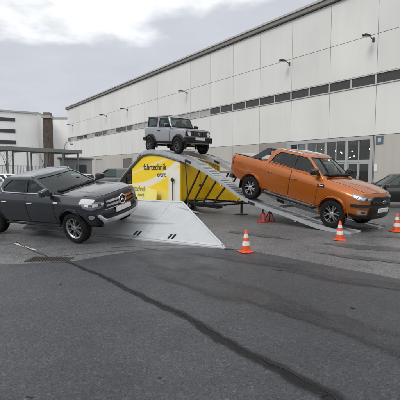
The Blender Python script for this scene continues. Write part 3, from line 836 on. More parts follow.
    for sg in (1, -1): bar(bm, (XR+.25, sg*.42, .47), (XF-.35, sg*.42, .42), .09, .14)
    for ax in (AF, AR): tube(bm, [(ax, -.74, wz), (ax, .74, wz)], .05, 10)
    for x in (-2.2, -.8, .5): bar(bm, (x, -.42, .45), (x, .42, .45), .08, .08)
    bmobj('chassis', bm, BLK, root)
    return B, cb

def jimny(root):
    paint = SILV; RT = .345; AF, AR = 1.125, -1.125; XF, XR = 1.62, -1.66
    keys = [
        (XR,     .52, .70, .58, .725, .75, .73, .98, .715, 1.16, 0),
        (XR+.15, .48, .715, .54, .735, .75, .74, .98, .722, 1.16, 0),
        (0,      .40, .715, .46, .735, .75, .74, .98, .722, 1.14, 0),
        (.50,    .40, .715, .46, .735, .75, .735, .96, .712, 1.10, .0),
        (.75,    .40, .71, .46, .73, .75, .73, .95, .705, 1.085, .025),
        (XF-.15, .44, .70, .50, .72, .70, .72, .93, .69, 1.055, .025),
        (XF,     .46, .69, .50, .71, .70, .71, .92, .68, 1.04, .02)]
    B = Body(keys, bow=.06, bexp=3, lean=((0, -.05), (.5, 0), (.95, 0), (1.04, -.03), (1.2, -.06)), rbow=.03, tr=.035)
    B.build('body', paint, root, [(AF, RT+.01, RT+.075, .30), (AR, RT+.01, RT+.075, .30)], zblack=.47)
    F, RR = B.front(), B.rear()
    cb = Cabin([(1.05, .56, -1.64, .70), (1.15, .52, -1.63, .69), (1.62, .24, -1.60, .635), (1.66, .20, -1.595, .63)], cb=.04, cs=.012, rc=.06, cr=.02,
               inset=((0, 0), (.02, .012), (.034, .035), (.04, .09)))
    CF, CR_ = cb.front(), cb.rear(); jg = [(.39, 1.165), (.14, 1.60), (-.50, 1.60), (-.50, 1.165)]; jq = [(-.66, 1.18), (-.66, 1.60), (-1.46, 1.60), (-1.46, 1.18)]
    wf = fillet2([(-.95, 1.17), (.95, 1.17), (.93, 1.61), (-.93, 1.61)], .04); wr = fillet2([(-.85, 1.2), (.85, 1.2), (.84, 1.58), (-.84, 1.58)], .04)
    cb.build('cabin', paint, root, [fillet2(jg, .03), fillet2(jq, .05)], wf, wr)
    boxo('roof_panel', (-1.56, .13, -.56, .56, 1.70, 1.722), SILV, root, bev=.01)
    patch('windscreen', wf, CF, WSG, root, top=-.004, bot=-.010, step=.2); seal(root, CF, wf, .012)
    patch('rear_window', wr, CR_, CLR, root, top=-.004, bot=-.010, step=.2)
    cb.interior(root, 1.165, [(-.28, -.34), (-.28, .34), (-1.0, -.32), (-1.0, .32)], .34, .12, .33)
    bm = bmesh.new()
    for y0, y1 in ((-.60, -.04), (.02, .58)):
        a = Vector(CF(y0, 1.185)); b = Vector(CF(y1, 1.205)); bar(bm, a+Vector((.03, 0, .015)), b+Vector((.03, 0, .015)), .018, .012)
    bmobj('wiper', bm, BLK, root)
    hood = [(.62, -.67), (XF-.02, -.645), (XF-.02, .645), (.62, .67)]
    bn = patch('bonnet', hood, B.top(), paint, root, top=.016, bot=-.008, step=.1, bevel=.006)
    patch('cowl', [(.47, -.66), (.605, -.66), (.605, .66), (.47, .66)], B.top(), BLK, root, top=.012, bot=-.01, step=.1)
    patch('bonnet_crease', [(.66, -.40), (XF-.06, -.40), (XF-.06, .40), (.66, .40)], B.top(), paint, bn, top=.026, bot=0, step=.1, bevel=.008)
    for sg in (-1, 1):
        S, GS = B.side(sg), cb.side(sg)
        d_ = door(root, [(.44, .50), (.44, 1.11), (-.52, 1.13), (-.52, .78), (-.44, .50)], S, paint, -.40, 1.0, jg, GS, BLK, CLR)
        patch('quarter_window', fillet2(jq, .05), GS, CLR, root, top=-.006, bot=-.012, step=.2); seal(root, GS, fillet2(jq, .05), .014)
        for ax in (AF, AR):
            flare('wheel_arch', S, ax, RT+.01, RT+.065, RT+.16, -18, 198, BLK, root, top=.07)
            add_wheel(root, ax, sg*.705, RT, RT, .20, .20, 'ten', 0, mat('rim_grey', (.10, .10, .105), .35, .7), .2)
        slab('sill_trim', S, [(.66, .44), (.66, .52), (-.66, .52), (-.66, .44)], BLK, root, top=.035)
        mirror_part(root, .42, sg*.72, 1.16, BLK, sg, .82)
        slab('gutter', GS, [(.16, 1.635), (-1.56, 1.635), (-1.56, 1.65), (.16, 1.65)], GLOSSBLK, root, top=.02, f=.003, step=.2)
        slab('tail_light', RR, [(sg*.72, .62), (sg*.97, .62), (sg*.97, .70), (sg*.72, .70)], REDL, root, top=.05, f=.01)
        slab('side_lamp', S, [(1.46, .96), (1.53, .96), (1.53, 1.0), (1.46, 1.0)], mat('amber', (.6, .2, .01), .2, coat=1), root, top=.02)
    g = slab('grille', F, [(-.965, .78), (.965, .78), (.965, .995), (-.965, .995)], GLOSSBLK, root, top=.03, f=.03, step=.12)
    for i in range(5):
        q = -.36+i*.18
        if i == 2: continue
        slab('grille_slot', F, [(q-.07, .80), (q+.07, .80), (q+.07, .975), (q-.07, .975)], mat('slot_grey', (.03, .03, .032), .5), g, top=.05, bot=.02, f=.02, step=.2)
    for sg in (1, -1):
        c = Vector(F(sg*.76, .89))
        bm = bmesh.new()
        rgs = lathe(bm, [(.102, -.02), (.102, .045), (.094, .055), (.088, .04), (.07, .034), (.001, .05)], 28)
        for v in bm.verts: v.co = Vector((c.x+.01+v.co.y, c.y+v.co.x, c.z+v.co.z))
        h_ = bmobj('headlight', bm, mat('lens_bright', (.8, .82, .84), .12, .35, coat=1), root, 35)
        bm = bmesh.new(); tube(bm, [(c.x+.05, c.y+.1*math.cos(a), c.z+.1*math.sin(a)) for a in np.linspace(0, 2*math.pi, 24, endpoint=False)], .012, 6, closed=True)
        bmobj('lamp_ring', bm, BLK, h_)
        c = Vector(F(sg*.80, .66)); bm = bmesh.new(); lathe(bm, [(.05, .02), (.05, .14), (.001, .145)], 16)
        for v in bm.verts: v.co = Vector((c.x+v.co.y-.0, c.y+v.co.x, c.z+v.co.z))
        bmobj('fog_light', bm, LENS, root, 35)
    boxo('front_bumper', (XF-.12, XF+.13, -.76, .76, .50, .745), BLK, root, bev=.04)
    slab('air_intake', lambda u, v: (XF+.135, u, v), [(-.42, .53), (.42, .53), (.42, .60), (-.42, .60)], GLOSSBLK, root, top=.004)
    patch('number_plate', [(-.26, .62), (.26, .62), (.26, .73), (-.26, .73)], lambda u, v: (XF+.13, u, v), WPLATE, root, top=.022, bot=-.0, step=.3)
    bm = bmesh.new(); c = Vector(F(0, .89))
    tube(bm, [(c.x+.06, c.y+a*.05, c.z+b*.05) for a, b in ((-.9, .5), (0, 1), (.7, .5), (-.7, -.5), (0, -1), (.9, -.5))], .01, 6); bmobj('badge', bm, CHROME, g)
    boxo('rear_bumper', (XR-.10, XR+.1, -.76, .76, .52, .70), BLK, root, bev=.03)
    # spare wheel on the back door
    hb, ty, ri = wheel_meshes(RT, .20, .20, 'ten')
    sp = bpy.data.objects.new('spare_wheel', hb); C.objects.link(sp); sp.parent = root; sp.location = (XR-.13, -.05, .98); sp.rotation_euler = (0, 0, R(90))
    for n_, me in (('tyre', ty), ('rim', ri)):
        c_ = bpy.data.objects.new(n_, me); C.objects.link(c_); c_.parent = sp
    bm = bmesh.new()
    for sg in (1, -1): bar(bm, (XR+.15, sg*.36, .45), (XF-.1, sg*.36, .45), .08, .1)
    for ax in (AF, AR): tube(bm, [(ax, -.64, RT), (ax, .64, RT)], .05, 10)
    bmobj('chassis', bm, BLK, root)

def road_car(root, paint, L_=4.6, H_=1.6, style='suv'):
    """A plain closed car for the car park."""
    XF, XR = L_/2, -L_/2; AF, AR = XF-.88, XR+.85; RT = .34; k = H_/1.6
    belt = .98*k
    van = style == 'van'
    keys = [
        (XR,     .42, .72, .5, .80, .7, .80, belt-.12, .72, belt+.02, .02),
        (XR+.3,  .34, .80, .42, .88, .66, .88, belt-.13, .80, belt, .02),
        (0,      .30, .82, .40, .90, .66, .90, belt-.15, .82, belt-.02, .02),
        (XF-1.3, .30, .82, .40, .90, .66, .89, belt-.17, .78, belt-.04, .04),
        (XF-.4,  .32, .80, .42, .88, .64, .85, belt-.26, .70, belt-.14, .04),
        (XF,     .36, .70, .44, .76, .60, .72, belt-.34, .60, belt-.24, .03)]
    B = Body(keys, bow=.3, lean=((0, -.1), (.45, 0), (.6, 0), (.9, -.1)), rbow=.12)
    B.build('body', paint, root, [(AF, RT, RT+.05, .3), (AR, RT, RT+.05, .3)], zblack=.4)
    if van: lev = [(belt-.1, XF-.75, XR+.04, .83), (belt+.1, XF-.85, XR+.05, .82), (H_-.05, XF-1.75, XR+.12, .74)]
    else: lev = [(belt-.1, XF-1.2, XR+.12, .80), (belt+.05, XF-1.35, XR+.22, .79), (H_-.05, XF-2.15, XR+.62, .62)]
    cb = Cabin(lev, cb=.16, cs=.04)
    zt = H_-.10; zb = belt+.05; f = lambda z: interp_lin(lev, z)
    x0, x1 = f(zb)[0]-.30, f(zt)[0]-.26; r0, r1 = f(zb)[1]+.18, f(zt)[1]+.16
    mid = (x0+r0)/2
    ws = [[(x0, zb), (x1, zt), (mid+.05, zt), (mid+.05, zb)], [(mid-.03, zb), (mid-.03, zt), (mid-.9, zt), (mid-.95, zb)]]
    if van: ws = ws[:1]
    elif r0 < mid-1.0: ws.append([(mid-1.02, zb), (mid-.97, zt), (r1, zt), (r0, zb)])
    wf = fillet2([(-.93, zb), (.93, zb), (.90, zt), (-.90, zt)], .04); wr = fillet2([(-.85, zb+.03), (.85, zb+.03), (.8, zt-.03), (-.8, zt-.03)], .04)
    cb.build('cabin', paint, root, [fillet2(q, .04) for q in ws], wf, wr)
    patch('windscreen', wf, cb.front(), WSG, root, top=-.004, bot=-.01, step=.2); patch('rear_window', wr, cb.rear(), TINT, root, top=-.004, bot=-.01, step=.2)
    cb.interior(root, zb-.01, [(mid+.1, -.36), (mid+.1, .36), (mid-.75, -.36), (mid-.75, .36)][:2 if van else 4], x0+.05, x0-.25, .34*k)
    for sg in (-1, 1):
        GS, S = cb.side(sg), B.side(sg)
        for q in ws: patch('window', fillet2(q, .04), GS, CLR, root, top=-.008, bot=-.012, step=.25); seal(root, GS, fillet2(q, .04), .01)
        slab('headlight', B.front(), [(sg*.62, belt-.36), (sg*1.0, belt-.34), (sg*1.25, belt-.27), (sg*1.0, belt-.28)], LENS, root, top=.012)
        slab('tail_light', B.rear(), [(sg*.7, belt-.2), (sg*1.15, belt-.2), (sg*1.15, belt-.06), (sg*.7, belt-.06)], REDL, root, top=.012)
        add_wheel(root, AF, sg*.78, RT, RT, .22, .21, 'ten'); add_wheel(root, AR, sg*.78, RT, RT, .22, .21, 'ten')
        mirror_part(root, x0-.02, sg*.84, zb-.04, paint, sg, .85)
        for hx in (mid+.2, mid-.8):
            slab('door_handle', S, [(hx, belt-.16), (hx+.2, belt-.16), (hx+.2, belt-.135), (hx, belt-.135)], CHROME, root, top=.025, f=.01)
        for gx in (x0-.1, mid, mid-.98):
            slab('door_gap', S, [(gx-.005, .44), (gx+.005, .44), (gx+.005, belt-.05), (gx-.005, belt-.05)], GAP, root, top=.003, f=0, step=.1)
    slab('grille', B.front(), [(-.5, .50), (.5, .50), (.55, .66), (-.55, .66)], GLOSSBLK, root, top=.012)
    slab('number_plate', B.front(), [(-.3, .46), (.3, .46), (.3, .56), (-.3, .56)], WPLATE, root, top=.025, f=0)
    bm = bmesh.new()
    for ax in (AF, AR): tube(bm, [(ax, -.7, RT), (ax, .7, RT)], .05, 8)
    bmobj('axle', bm, BLK, root)
    return B, cb

# ================================================================== GROUND
def flat(name, poly, z, m, res=None):
    bm = bmesh.new(); f = bm.faces.new([bm.verts.new((x, y, z)) for x, y in poly])
    bmesh.ops.triangulate(bm, faces=[f]); 
    for f in bm.faces:
        if f.normal.z < 0: f.normal_flip()
    me = bpy.data.meshes.new(name); bm.to_mesh(me); bm.free(); return obj(name, me, m)
A_OLD = asphalt('asphalt_old', (.092, .093, .096), (.136, .137, .139), (.066, .067, .069), .48, .6)
A_NEW = asphalt('asphalt_dark', (.022, .025, .031), (.038, .042, .050), (.019, .0215, .026), .46, .6)
A_MID = asphalt('asphalt_mid', (.028, .0315, .038), (.047, .0515, .060), (.023, .026, .031), .48, .6)
g = flat('ground', [(-900, -300), (900, -300), (900, 1500), (-900, 1500)], 0, A_OLD); tag(g, kind='structure')
def wob(a, b, amp, n=18, seed=0):
    a, b = Vector((*a, 0)), Vector((*b, 0)); d = b-a; s = Vector((-d.y, d.x, 0)).normalized(); o_ = []
    for i in range(n):
        t = i/n; p = a+d*t; e = amp*(mnoise.noise(Vector((p.x*1.7+seed, p.y*1.7, seed)))+.5*mnoise.noise(Vector((p.x*6+seed, p.y*6, seed))))
        o_.append((p.x+s.x*e*min(1, t*8, (1-t)*8), p.y+s.y*e*min(1, t*8, (1-t)*8)))
    return o_
crack = [(-2.61, 7.74), (-1.72, 6.76), (-1.04, 5.85), (0.0, 4.54), (0.57, 3.68), (1.04, 3.07), (1.30, 2.55), (2.3, .8), (3.4, -2.2), (4.0, -8)]
# near asphalt: right of the tar seam (darker) and left of it
bR = []
pts = [(-2.61, 7.74), (-1.56, 8.72), (-.82, 9.20), (.5, 9.12), (1.2, 8.80), (2.44, 7.41), (3.31, 6.51), (6, 4.2), (14, -2), (14, -8)]
for i in range(len(pts)-1): bR += wob(pts[i], pts[i+1], .05, 16, 3) if i < 7 else [pts[i]]
bR.append(pts[-1])
cr_ = []
for i in range(len(crack)-1): cr_ += wob(crack[i], crack[i+1], .045, 14, 9)
cr_.append(crack[-1])
tag(flat('asphalt_apron', bR+cr_[::-1][:-1], .004, A_NEW), kind='structure')
bL = wob((-14, 6.2), (-3.3, 7.58), .05, 40, 5)+wob((-3.3, 7.58), (-2.61, 7.74), .03, 6, 5)
tag(flat('asphalt_lane', bL+cr_+[(-14, -8)], .005, A_MID), kind='structure')
# tar seam: an uneven bitumen band with ragged edges and loose crumbs
def faded(m, scale=9., soft=.35, mx_=.9):
    """Lets a stain break up into the surface below towards its edge (mesh attribute 'fade')."""
    t = m.node_tree; n_ = t.nodes.new; l = t.links.new; out_ = next(n for n in t.nodes if n.type == 'OUTPUT_MATERIAL'); b = t.nodes['Principled BSDF']
    at = n_('ShaderNodeAttribute'); at.attribute_name = 'fade'; co = n_('ShaderNodeTexCoord')
    nz = n_('ShaderNodeTexNoise'); nz.inputs['Scale'].default_value = scale; nz.inputs['Detail'].default_value = 8; nz.inputs['Roughness'].default_value = .75; l(co.outputs['Object'], nz.inputs[0])
    ad = n_('ShaderNodeMath'); ad.operation = 'ADD'; l(at.outputs['Fac'], ad.inputs[0]); l(nz.outputs[0], ad.inputs[1])
    mr_ = n_('ShaderNodeMapRange'); mr_.interpolation_type = 'SMOOTHSTEP'; mr_.inputs[1].default_value = .85-soft/2; mr_.inputs[2].default_value = .85+soft/2; mr_.inputs[4].default_value = mx_; l(ad.outputs[0], mr_.inputs[0])
    tp = n_('ShaderNodeBsdfTransparent'); ms = n_('ShaderNodeMixShader'); l(mr_.outputs[0], ms.inputs[0]); l(tp.outputs[0], ms.inputs[1]); l(b.outputs[0], ms.inputs[2]); l(ms.outputs[0], out_.inputs[0])
    return m
TAR = faded(mat('tar', (.012, .012, .013), .6, spec=.2, var=.5, vscale=14, bump=.8, bscale=45), 22., .8, .72)
def band(name, line, wfun, z, m, sub=7, seed=1, hz=.0):
    bm = bmesh.new(); P = []; fl = bm.verts.layers.float.new('fade')
    for a, b in zip(line, line[1:]):
        for i in range(sub): P.append((a[0]+(b[0]-a[0])*i/sub, a[1]+(b[1]-a[1])*i/sub))
    P.append(line[-1]); prev = None
    for i, p in enumerate(P):
        q = P[min(i+1, len(P)-1)]; r = P[max(0, i-1)]; d = Vector((q[0]-r[0], q[1]-r[1], 0)).normalized(); s = Vector((-d.y, d.x, 0))
        w_ = wfun(i/len(P)); row = []
        for k, f in enumerate((-1, -.6, -.2, .2, .6, 1)):
            e = w_*(1+.5*mnoise.noise(Vector((p[0]*5+k*3+seed, p[1]*5, 2.))))*f + w_*.5*mnoise.noise(Vector((p[0]*2.2, p[1]*2.2, seed)))
            v = bm.verts.new((p[0]+s.x*e, p[1]+s.y*e, z)); v[fl] = (0, .45, .8, .8, .45, 0)[k]; row.append(v)
        if prev:
            for k in range(5): bm.faces.new((prev[k], prev[k+1], row[k+1], row[k]))
        prev = row
    o = bmobj(name, bm, m, None)
    if o.data.polygons[0].normal.z < 0: o.data.flip_normals()
    return o
tag(band('tar_seam', cr_[:100], lambda t: .045+.095*t**.8, .0136, TAR, sub=3), kind='structure')
CRK = mat('crack_fill', (.014, .014, .015), .8)
tag(band('crack', [(p[0]+.012, p[1]+.01) for p in cr_[2:90]], lambda t: .006+.004*math.sin(t*40), .0175, CRK, sub=3, seed=6, hz=.001), kind='structure')
def blot(name, c, rx, ry, rot, z, m, seed, n=60, rag=.35):
    bm = bmesh.new(); fl = bm.verts.layers.float.new('fade'); rings = []
    for f, fd in ((1, 0), (.75, .30), (.5, .55), (.02, .7)):
        rg = []
        for i in range(n):
            a = 2*math.pi*i/n; e = f*(1+rag*mnoise.noise(Vector((math.cos(a)*1.6+seed, math.sin(a)*1.6, seed)))+rag*.5*mnoise.noise(Vector((math.cos(a)*5+seed, math.sin(a)*5, seed))))
            x, y = rx*e*math.cos(a), ry*e*math.sin(a); v = bm.verts.new((c[0]+x*math.cos(rot)-y*math.sin(rot), c[1]+x*math.sin(rot)+y*math.cos(rot), z)); v[fl] = fd; rg.append(v)
        rings.append(rg)
    for A, Bq in zip(rings, rings[1:]):
        for j in range(n): bm.faces.new((A[j], A[(j+1) % n], Bq[(j+1) % n], Bq[j]))
    bm.faces.new(rings[-1])
    o = bmobj(name, bm, m)
    if o.data.polygons[0].normal.z < 0: o.data.flip_normals()
    return tag(o, kind='structure')
blot('repair_patch', (1.39, 7.10), .13, .05, R(-30), .0095, faded(mat('patch_tar', (.02, .02, .021), .45, var=.4, vscale=20, bump=.5), 20, .3), 2)
DAMP = asphalt('asphalt_damp', (.060, .060, .061), (.082, .082, .083), (.05, .05, .05), .38, .6); faded(DAMP, 2.5, .4)
STN = faded(asphalt('asphalt_stain', (.026, .028, .032), (.034, .036, .041), (.022, .024, .027), .42, .5), 2.6, .8); OIL = faded(mat('oil', (.012, .012, .013), .3, var=.3), 25, .3)
blot('damp_asphalt', (3.9, 9.2), 1.5, .34, R(-28), .0066, DAMP, 5, rag=.6)
blot('damp_asphalt', (5.8, 8.3), 1.6, .32, R(-30), .0074, DAMP, 8, rag=.6)
blot('damp_asphalt', (3.4, 8.0), 1.3, .22, R(-32), .0100, DAMP, 14, rag=.6)
blot('damp_asphalt', (6.4, 10.2), 2.2, .5, R(-24), .0106, DAMP, 17, rag=.6)
blot('damp_asphalt', (1.6, 11.0), 1.2, .3, R(-40), .0112, DAMP, 19, rag=.6)
blot('damp_asphalt', (-.9, 9.0), .5, .15, R(-20), .0082, DAMP, 11, rag=.6)
for i, (x, y, rx, ry, ro) in enumerate(((-.6, 7.7, 1.1, .5, -40), (.9, 7.9, 1.5, .3, -33), (2.6, 6.3, 1.6, .3, -36), (.3, 6.0, 2.0, .45, -47), (1.9, 4.2, 1.6, .3, -50))):
    blot('asphalt_stain', (x, y), rx, ry, R(ro), .0090+i*.0006, STN, 20+i*3, rag=.5)
for i, (x, y, r_) in enumerate(((-.35, 3.35, .035), (-1.35, 3.05, .05), (.9, 5.2, .04), (2.0, 5.1, .06), (-2.2, 6.2, .05), (.35, 6.6, .04))):
    blot('oil_spot', (x, y), r_, r_*.6, R(-20*i), .0140+i*.0005, OIL, 50+i, n=24, rag=.5)
# joints in the old surface (thin dark fillers)
for i, (ln, wd) in enumerate((([(-4.6, 9.9), (-3.9, 9.0), (-3.25, 8.3), (-2.85, 7.85)], .014), ([(-2.2, 9.1), (-1.5, 9.35), (-.6, 9.45)], .012), ([(-3.0, 8.2), (-2.0, 8.75), (-1.4, 8.9)], .010))):
    tag(band('joint', ln, lambda t, wd=wd: wd, .008, CRK, sub=8, seed=i, hz=0), kind='structure')
LINE = mat('road_paint', (.50, .50, .48), .6, var=.4, vscale=9, bump=.2)
tag(band('painted_line', [(-4.55, 9.75), (-4.15, 9.30), (-3.72, 8.92)], lambda t: .035, .0062, LINE, sub=8, seed=4, hz=0), kind='structure')
# drain grate
dr = thing('drain_grate', 'rusty iron drain grate at the end of the tar seam', 'drain', (-3.03, 7.94, .0), R(-4))
IRON = mat('iron', (.085, .072, .060), .55, .6, var=.5, vscale=30, bump=.4)
bm = bmesh.new()
for d in ((-.42, .42, -.22, -.17, .0, .014), (-.42, .42, .17, .22, .0, .014), (-.42, -.37, -.168, .168, .0, .014), (.37, .42, -.168, .168, .0, .014)): abox(bm, *d, bev=.004)
bmobj('frame', bm, IRON, dr); boxo('sump', (-.368, .368, -.168, .168, .002, .005), GAP, dr)
for i in range(13): boxo('bar', (-.352+i*.057, -.327+i*.057, -.166, .166, .0055, .013), IRON, dr, bev=.003)

# ================================================================== EXHIBITION HALL
HT = R(54.8)
hall = thing('exhibition_hall', 'long cream panelled exhibition hall with dark window strip and glass doors', 'building', (9.8, 24.7, 0), -HT)
def clad(name, col, streak=.045, rv=.03, rough=.5, rib=.03):
    """Coated panel: slight tone change from panel to panel and faint rain streaks."""
    m = mat(name, col, rough); t = m.node_tree; b = t.nodes['Principled BSDF']; n_ = t.nodes.new; l = t.links.new
    co = n_('ShaderNodeTexCoord'); oi = n_('ShaderNodeObjectInfo'); ad = n_('ShaderNodeVectorMath'); ad.operation = 'ADD'
    l(co.outputs['Object'], ad.inputs[0]); l(oi.outputs['Location'], ad.inputs[1])
    mp = n_('ShaderNodeMapping'); mp.inputs['Scale'].default_value = (2.2, 2.2, .22); l(ad.outputs[0], mp.inputs[0])
    nz = n_('ShaderNodeTexNoise'); nz.inputs['Scale'].default_value = 1.; nz.inputs['Detail'].default_value = 6; nz.inputs['Roughness'].default_value = .6; l(mp.outputs[0], nz.inputs[0])
    r1 = n_('ShaderNodeMapRange'); r1.inputs[1].default_value = .45; r1.inputs[2].default_value = .8; r1.inputs[3].default_value = 1.; r1.inputs[4].default_value = 1-streak; l(nz.outputs[0], r1.inputs[0])
    n2_ = n_('ShaderNodeTexNoise'); n2_.inputs['Scale'].default_value = .22; n2_.inputs['Detail'].default_value = 4; l(ad.outputs[0], n2_.inputs[0])
    r3 = n_('ShaderNodeMapRange'); r3.inputs[1].default_value = .3; r3.inputs[2].default_value = .7; r3.inputs[3].default_value = .94; r3.inputs[4].default_value = 1.04; l(n2_.outputs[0], r3.inputs[0])
    r2 = n_('ShaderNodeMapRange'); r2.inputs[3].default_value = 1-rv; r2.inputs[4].default_value = 1+rv; l(oi.outputs['Random'], r2.inputs[0])
    mu = n_('ShaderNodeMath'); mu.operation = 'MULTIPLY'; l(r1.outputs[0], mu.inputs[0]); l(r2.outputs[0], mu.inputs[1])
    m2 = n_('ShaderNodeMath'); m2.operation = 'MULTIPLY'; l(mu.outputs[0], m2.inputs[0]); l(r3.outputs[0], m2.inputs[1])
    sc_ = n_('ShaderNodeVectorMath'); sc_.operation = 'SCALE'; sc_.inputs[0].default_value = col; l(m2.outputs[0], sc_.inputs['Scale']); l(sc_.outputs[0], b.inputs['Base Color'])
    wv = n_('ShaderNodeTexWave'); wv.bands_direction = 'Z'; wv.inputs['Scale'].default_value = 1.25; wv.inputs['Distortion'].default_value = 0; l(co.outputs['Object'], wv.inputs[0])
    bp = n_('ShaderNodeBump'); bp.inputs['Strength'].default_value = rib; bp.inputs['Distance'].default_value = .02; l(wv.outputs[0], bp.inputs['Height']); l(bp.outputs[0], b.inputs['Normal'])
    return m
PAN = clad('hall_panel', (.675, .675, .65)); PANB = PAN
CORE = mat('hall_joint', (.36, .355, .34), .7)
CONC = clad('hall_plinth', (.46, .44, .405), .10, .04, .8, .0)
FASC = mat('roof_fascia', (.22, .21, .20), .5, .2, var=.1)
FRM = mat('window_frame', (.50, .50, .485), .45, .3)
WGL = mat('strip_glass', (.045, .042, .04), .08, spec=.6)
BLIND = mat('strip_blind', (.36, .36, .35), .6)
SP, X0 = 3.27, .96
kmin, kmax = -5, 18
xl, xr = X0-SP*kmax-.05, X0-SP*kmin
def hp(name, d, m, bev=0): return boxo(name, d, m, hall, bev)
D0, D1 = X0-SP*2-.12, X0-.28       # glass door opening along the wall (two panels wide)
hp('core', (xl, xr, .14, 46, 3.86, 12.42), CORE)
hp('core', (D1+.3, xr, .14, 46, 0, 3.858), CORE)
hp('core', (xl, D0-.3, .14, 46, 0, 3.858), CORE)
hp('core', (D0-.3, D1+.3, 9, 46, 0, 3.858), CORE)
hp('roof_edge', (xl-.3, xr, -.22, 46.3, 12.46, 12.86), FASC, .02)
hp('gutter_lip', (xl-.3, xr, -.30, -.222, 12.74, 12.90), mat('lip_light', (.42, .41, .39), .5), .01)
meshes = {}
def panel(z0, z1, k, name='panel', m=PAN, g_=.012, y=0.):
    key = (z0, z1, m.name)
    if key not in meshes:
        bm = bmesh.new(); abox(bm, -SP+g_, -g_, 0, .12, z0+g_, z1-g_, bev=.008); bmesh.ops.recalc_face_normals(bm, faces=bm.faces)
        me = bpy.data.meshes.new(name); bm.to_mesh(me); bm.free(); me.materials.append(m); meshes[key] = me
    o = bpy.data.objects.new(name, meshes[key]); C.objects.link(o); o.parent = hall; o.location = (X0-SP*k, y, 0)
gb = None
for k in range(kmin, kmax):
    a = PAN if (k*7) % 3 else PANB; b = PANB if (k*5) % 3 else PAN
    panel(9.72, 12.44, k, m=a); panel(7.48, 9.72, k, m=b); panel(3.86, 6.80, k, m=a if k % 2 else b)
    x1 = X0-SP*k; glass_col = k <= 4 or k >= 9
    hp('strip_sill', (x1-SP+.01, x1-.01, -.05, .12, 6.79, 6.86), FRM)
    hp('strip_head', (x1-SP+.01, x1-.01, -.02, .12, 7.41, 7.475), FRM)
    for i in range(2):
        a0 = x1-SP/2*(i+1); a1 = x1-SP/2*i
        hp('mullion', (a1-.10, a1+.0, .0, .115, 6.862, 7.408), FRM)
        dark = glass_col and (k <= 4 or ((k*2+i) % 5) < 3)
        hp('pane', (a0+.0, a1-.102, .05, .10, 6.864, 7.406), WGL if dark else BLIND)
    # plinth slabs
    if not (D0-.2 < x1-SP/2 < D1+.2):
        if k in (10, 11, 13): pass
        else: panel(0.0, 3.86, k, 'plinth_slab', CONC)
    else: pass
# plinth next to the doors
hp('plinth_slab', (D1+.22, X0-.02, .0, .12, .0, 3.84), CONC, .008)
hp('plinth_slab', (X0-SP*3+.02, D0-.22, .0, .12, .0, 3.84), CONC, .008)
# service doors in the far part
RDOOR = mat('roller_door', (.16, .15, .145), .5, .3, var=.1)
for k, m_, h_ in ((10, RDOOR, 3.3), (11, CONC, 3.84), (13, mat('door_pale', (.42, .41, .39), .5), 3.4)):
    x1 = X0-SP*k
    if h_ > 3.8: panel(0., 3.86, k, 'plinth_slab', CONC); continue
    gd = hp('service_door', (x1-SP+.3, x1-.3, .08, .13, 0, h_), m_)
    hp('door_frame', (x1-SP+.02, x1-SP+.28, .0, .12, 0, 3.84), CONC); hp('door_frame', (x1-.28, x1-.02, .0, .12, 0, 3.84), CONC)
    hp('door_head', (x1-SP+.285, x1-.285, .0, .12, h_, 3.84), CONC)
# glass entrance
ALU = mat('door_alu', (.46, .47, .47), .4, .4)
DGL = pane_mat('door_glass', (.74, .76, .75))
nb = 4; bw = (D1-D0)/nb
hp('entrance_head', (D0-.2, D1+.2, -.04, .13, 3.62, 3.84), ALU, .006)
for s_, e_ in ((D0-.2, D0), (D1, D1+.2)): hp('entrance_jamb', (s_, e_, -.04, .13, .0, 3.618), ALU, .006)
for i in range(nb):
    a0, a1 = D0+bw*i, D0+bw*(i+1)
    if i: hp('entrance_mullion', (a0-.09, a0+.09, -.02, .12, 0, 3.618), ALU, .006)
    L0, L1 = a0+(.0 if i == 0 else .09), a1-(.0 if i == nb-1 else .09)
    hp('transom', (L0+.001, L1-.001, -.01, .11, 2.28, 2.42), ALU, .005)
    mid = (L0+L1)/2
    hp('glazing_bar', (mid-.035, mid+.035, .0, .10, 2.422, 3.617), ALU)
    for b0, b1 in ((L0+.002, mid-.036), (mid+.036, L1-.002)): hp('transom_pane', (b0, b1, .04, .06, 2.423, 3.616), DGL)
    for b0, b1, hx in ((L0+.002, mid-.004, mid-.06), (mid+.004, L1-.002, mid+.06)):
        bm = bmesh.new()
        for d in ((b0, b0+.07, .01, .09, .01, 2.27), (b1-.07, b1, .01, .09, .01, 2.27), (b0+.071, b1-.071, .01, .09, .01, .18), (b0+.071, b1-.071, .01, .09, 2.17, 2.27), (b0+.071, b1-.071, .01, .09, 1.0, 1.08)): abox(bm, *d)
        dd = bmobj('glass_door', bm, ALU, hall)
        for z0, z1 in ((.181, .999), (1.081, 2.169)): boxo('door_pane', (b0+.072, b1-.072, .04, .06, z0, z1), DGL, dd)
        boxo('door_bar', (hx-.012, hx+.012, -.05, -.025, .85, 1.45), CHROME, dd)
# lobby behind the glass
LOB = mat('lobby_wall', (.34, .29, .23), .7, var=.4, vscale=2)
hp('lobby_floor', (D0-.28, D1+.28, .135, 8.99, .003, .02), mat('lobby_tile', (.12, .11, .10), .25), 0)
hp('lobby_back', (D0-.28, D1+.28, 8.8, 8.98, .021, 3.85), LOB); hp('lobby_ceiling', (D0-.28, D1+.28, .145, 8.79, 3.72, 3.85), LOB)
hp('lobby_side', (D0-.29, D0-.21, .145, 8.79, .021, 3.719), LOB); hp('lobby_side', (D1+.21, D1+.29, .145, 8.79, .021, 3.719), LOB)
LAMP = mat('lamp_warm', (1., .70, .34), .5, emit=12.)
random.seed(4)
lamps = [(D0+bw*(.35+i*.52), 1.2+2.9*random.random(), 2.55+.9*random.random(), .035+.05*random.random()) for i in range(8)]+[(D0+bw*4*random.random(), .8+5*random.random(), 2.5+1.0*random.random(), .03+.04*random.random()) for i in range(14)]
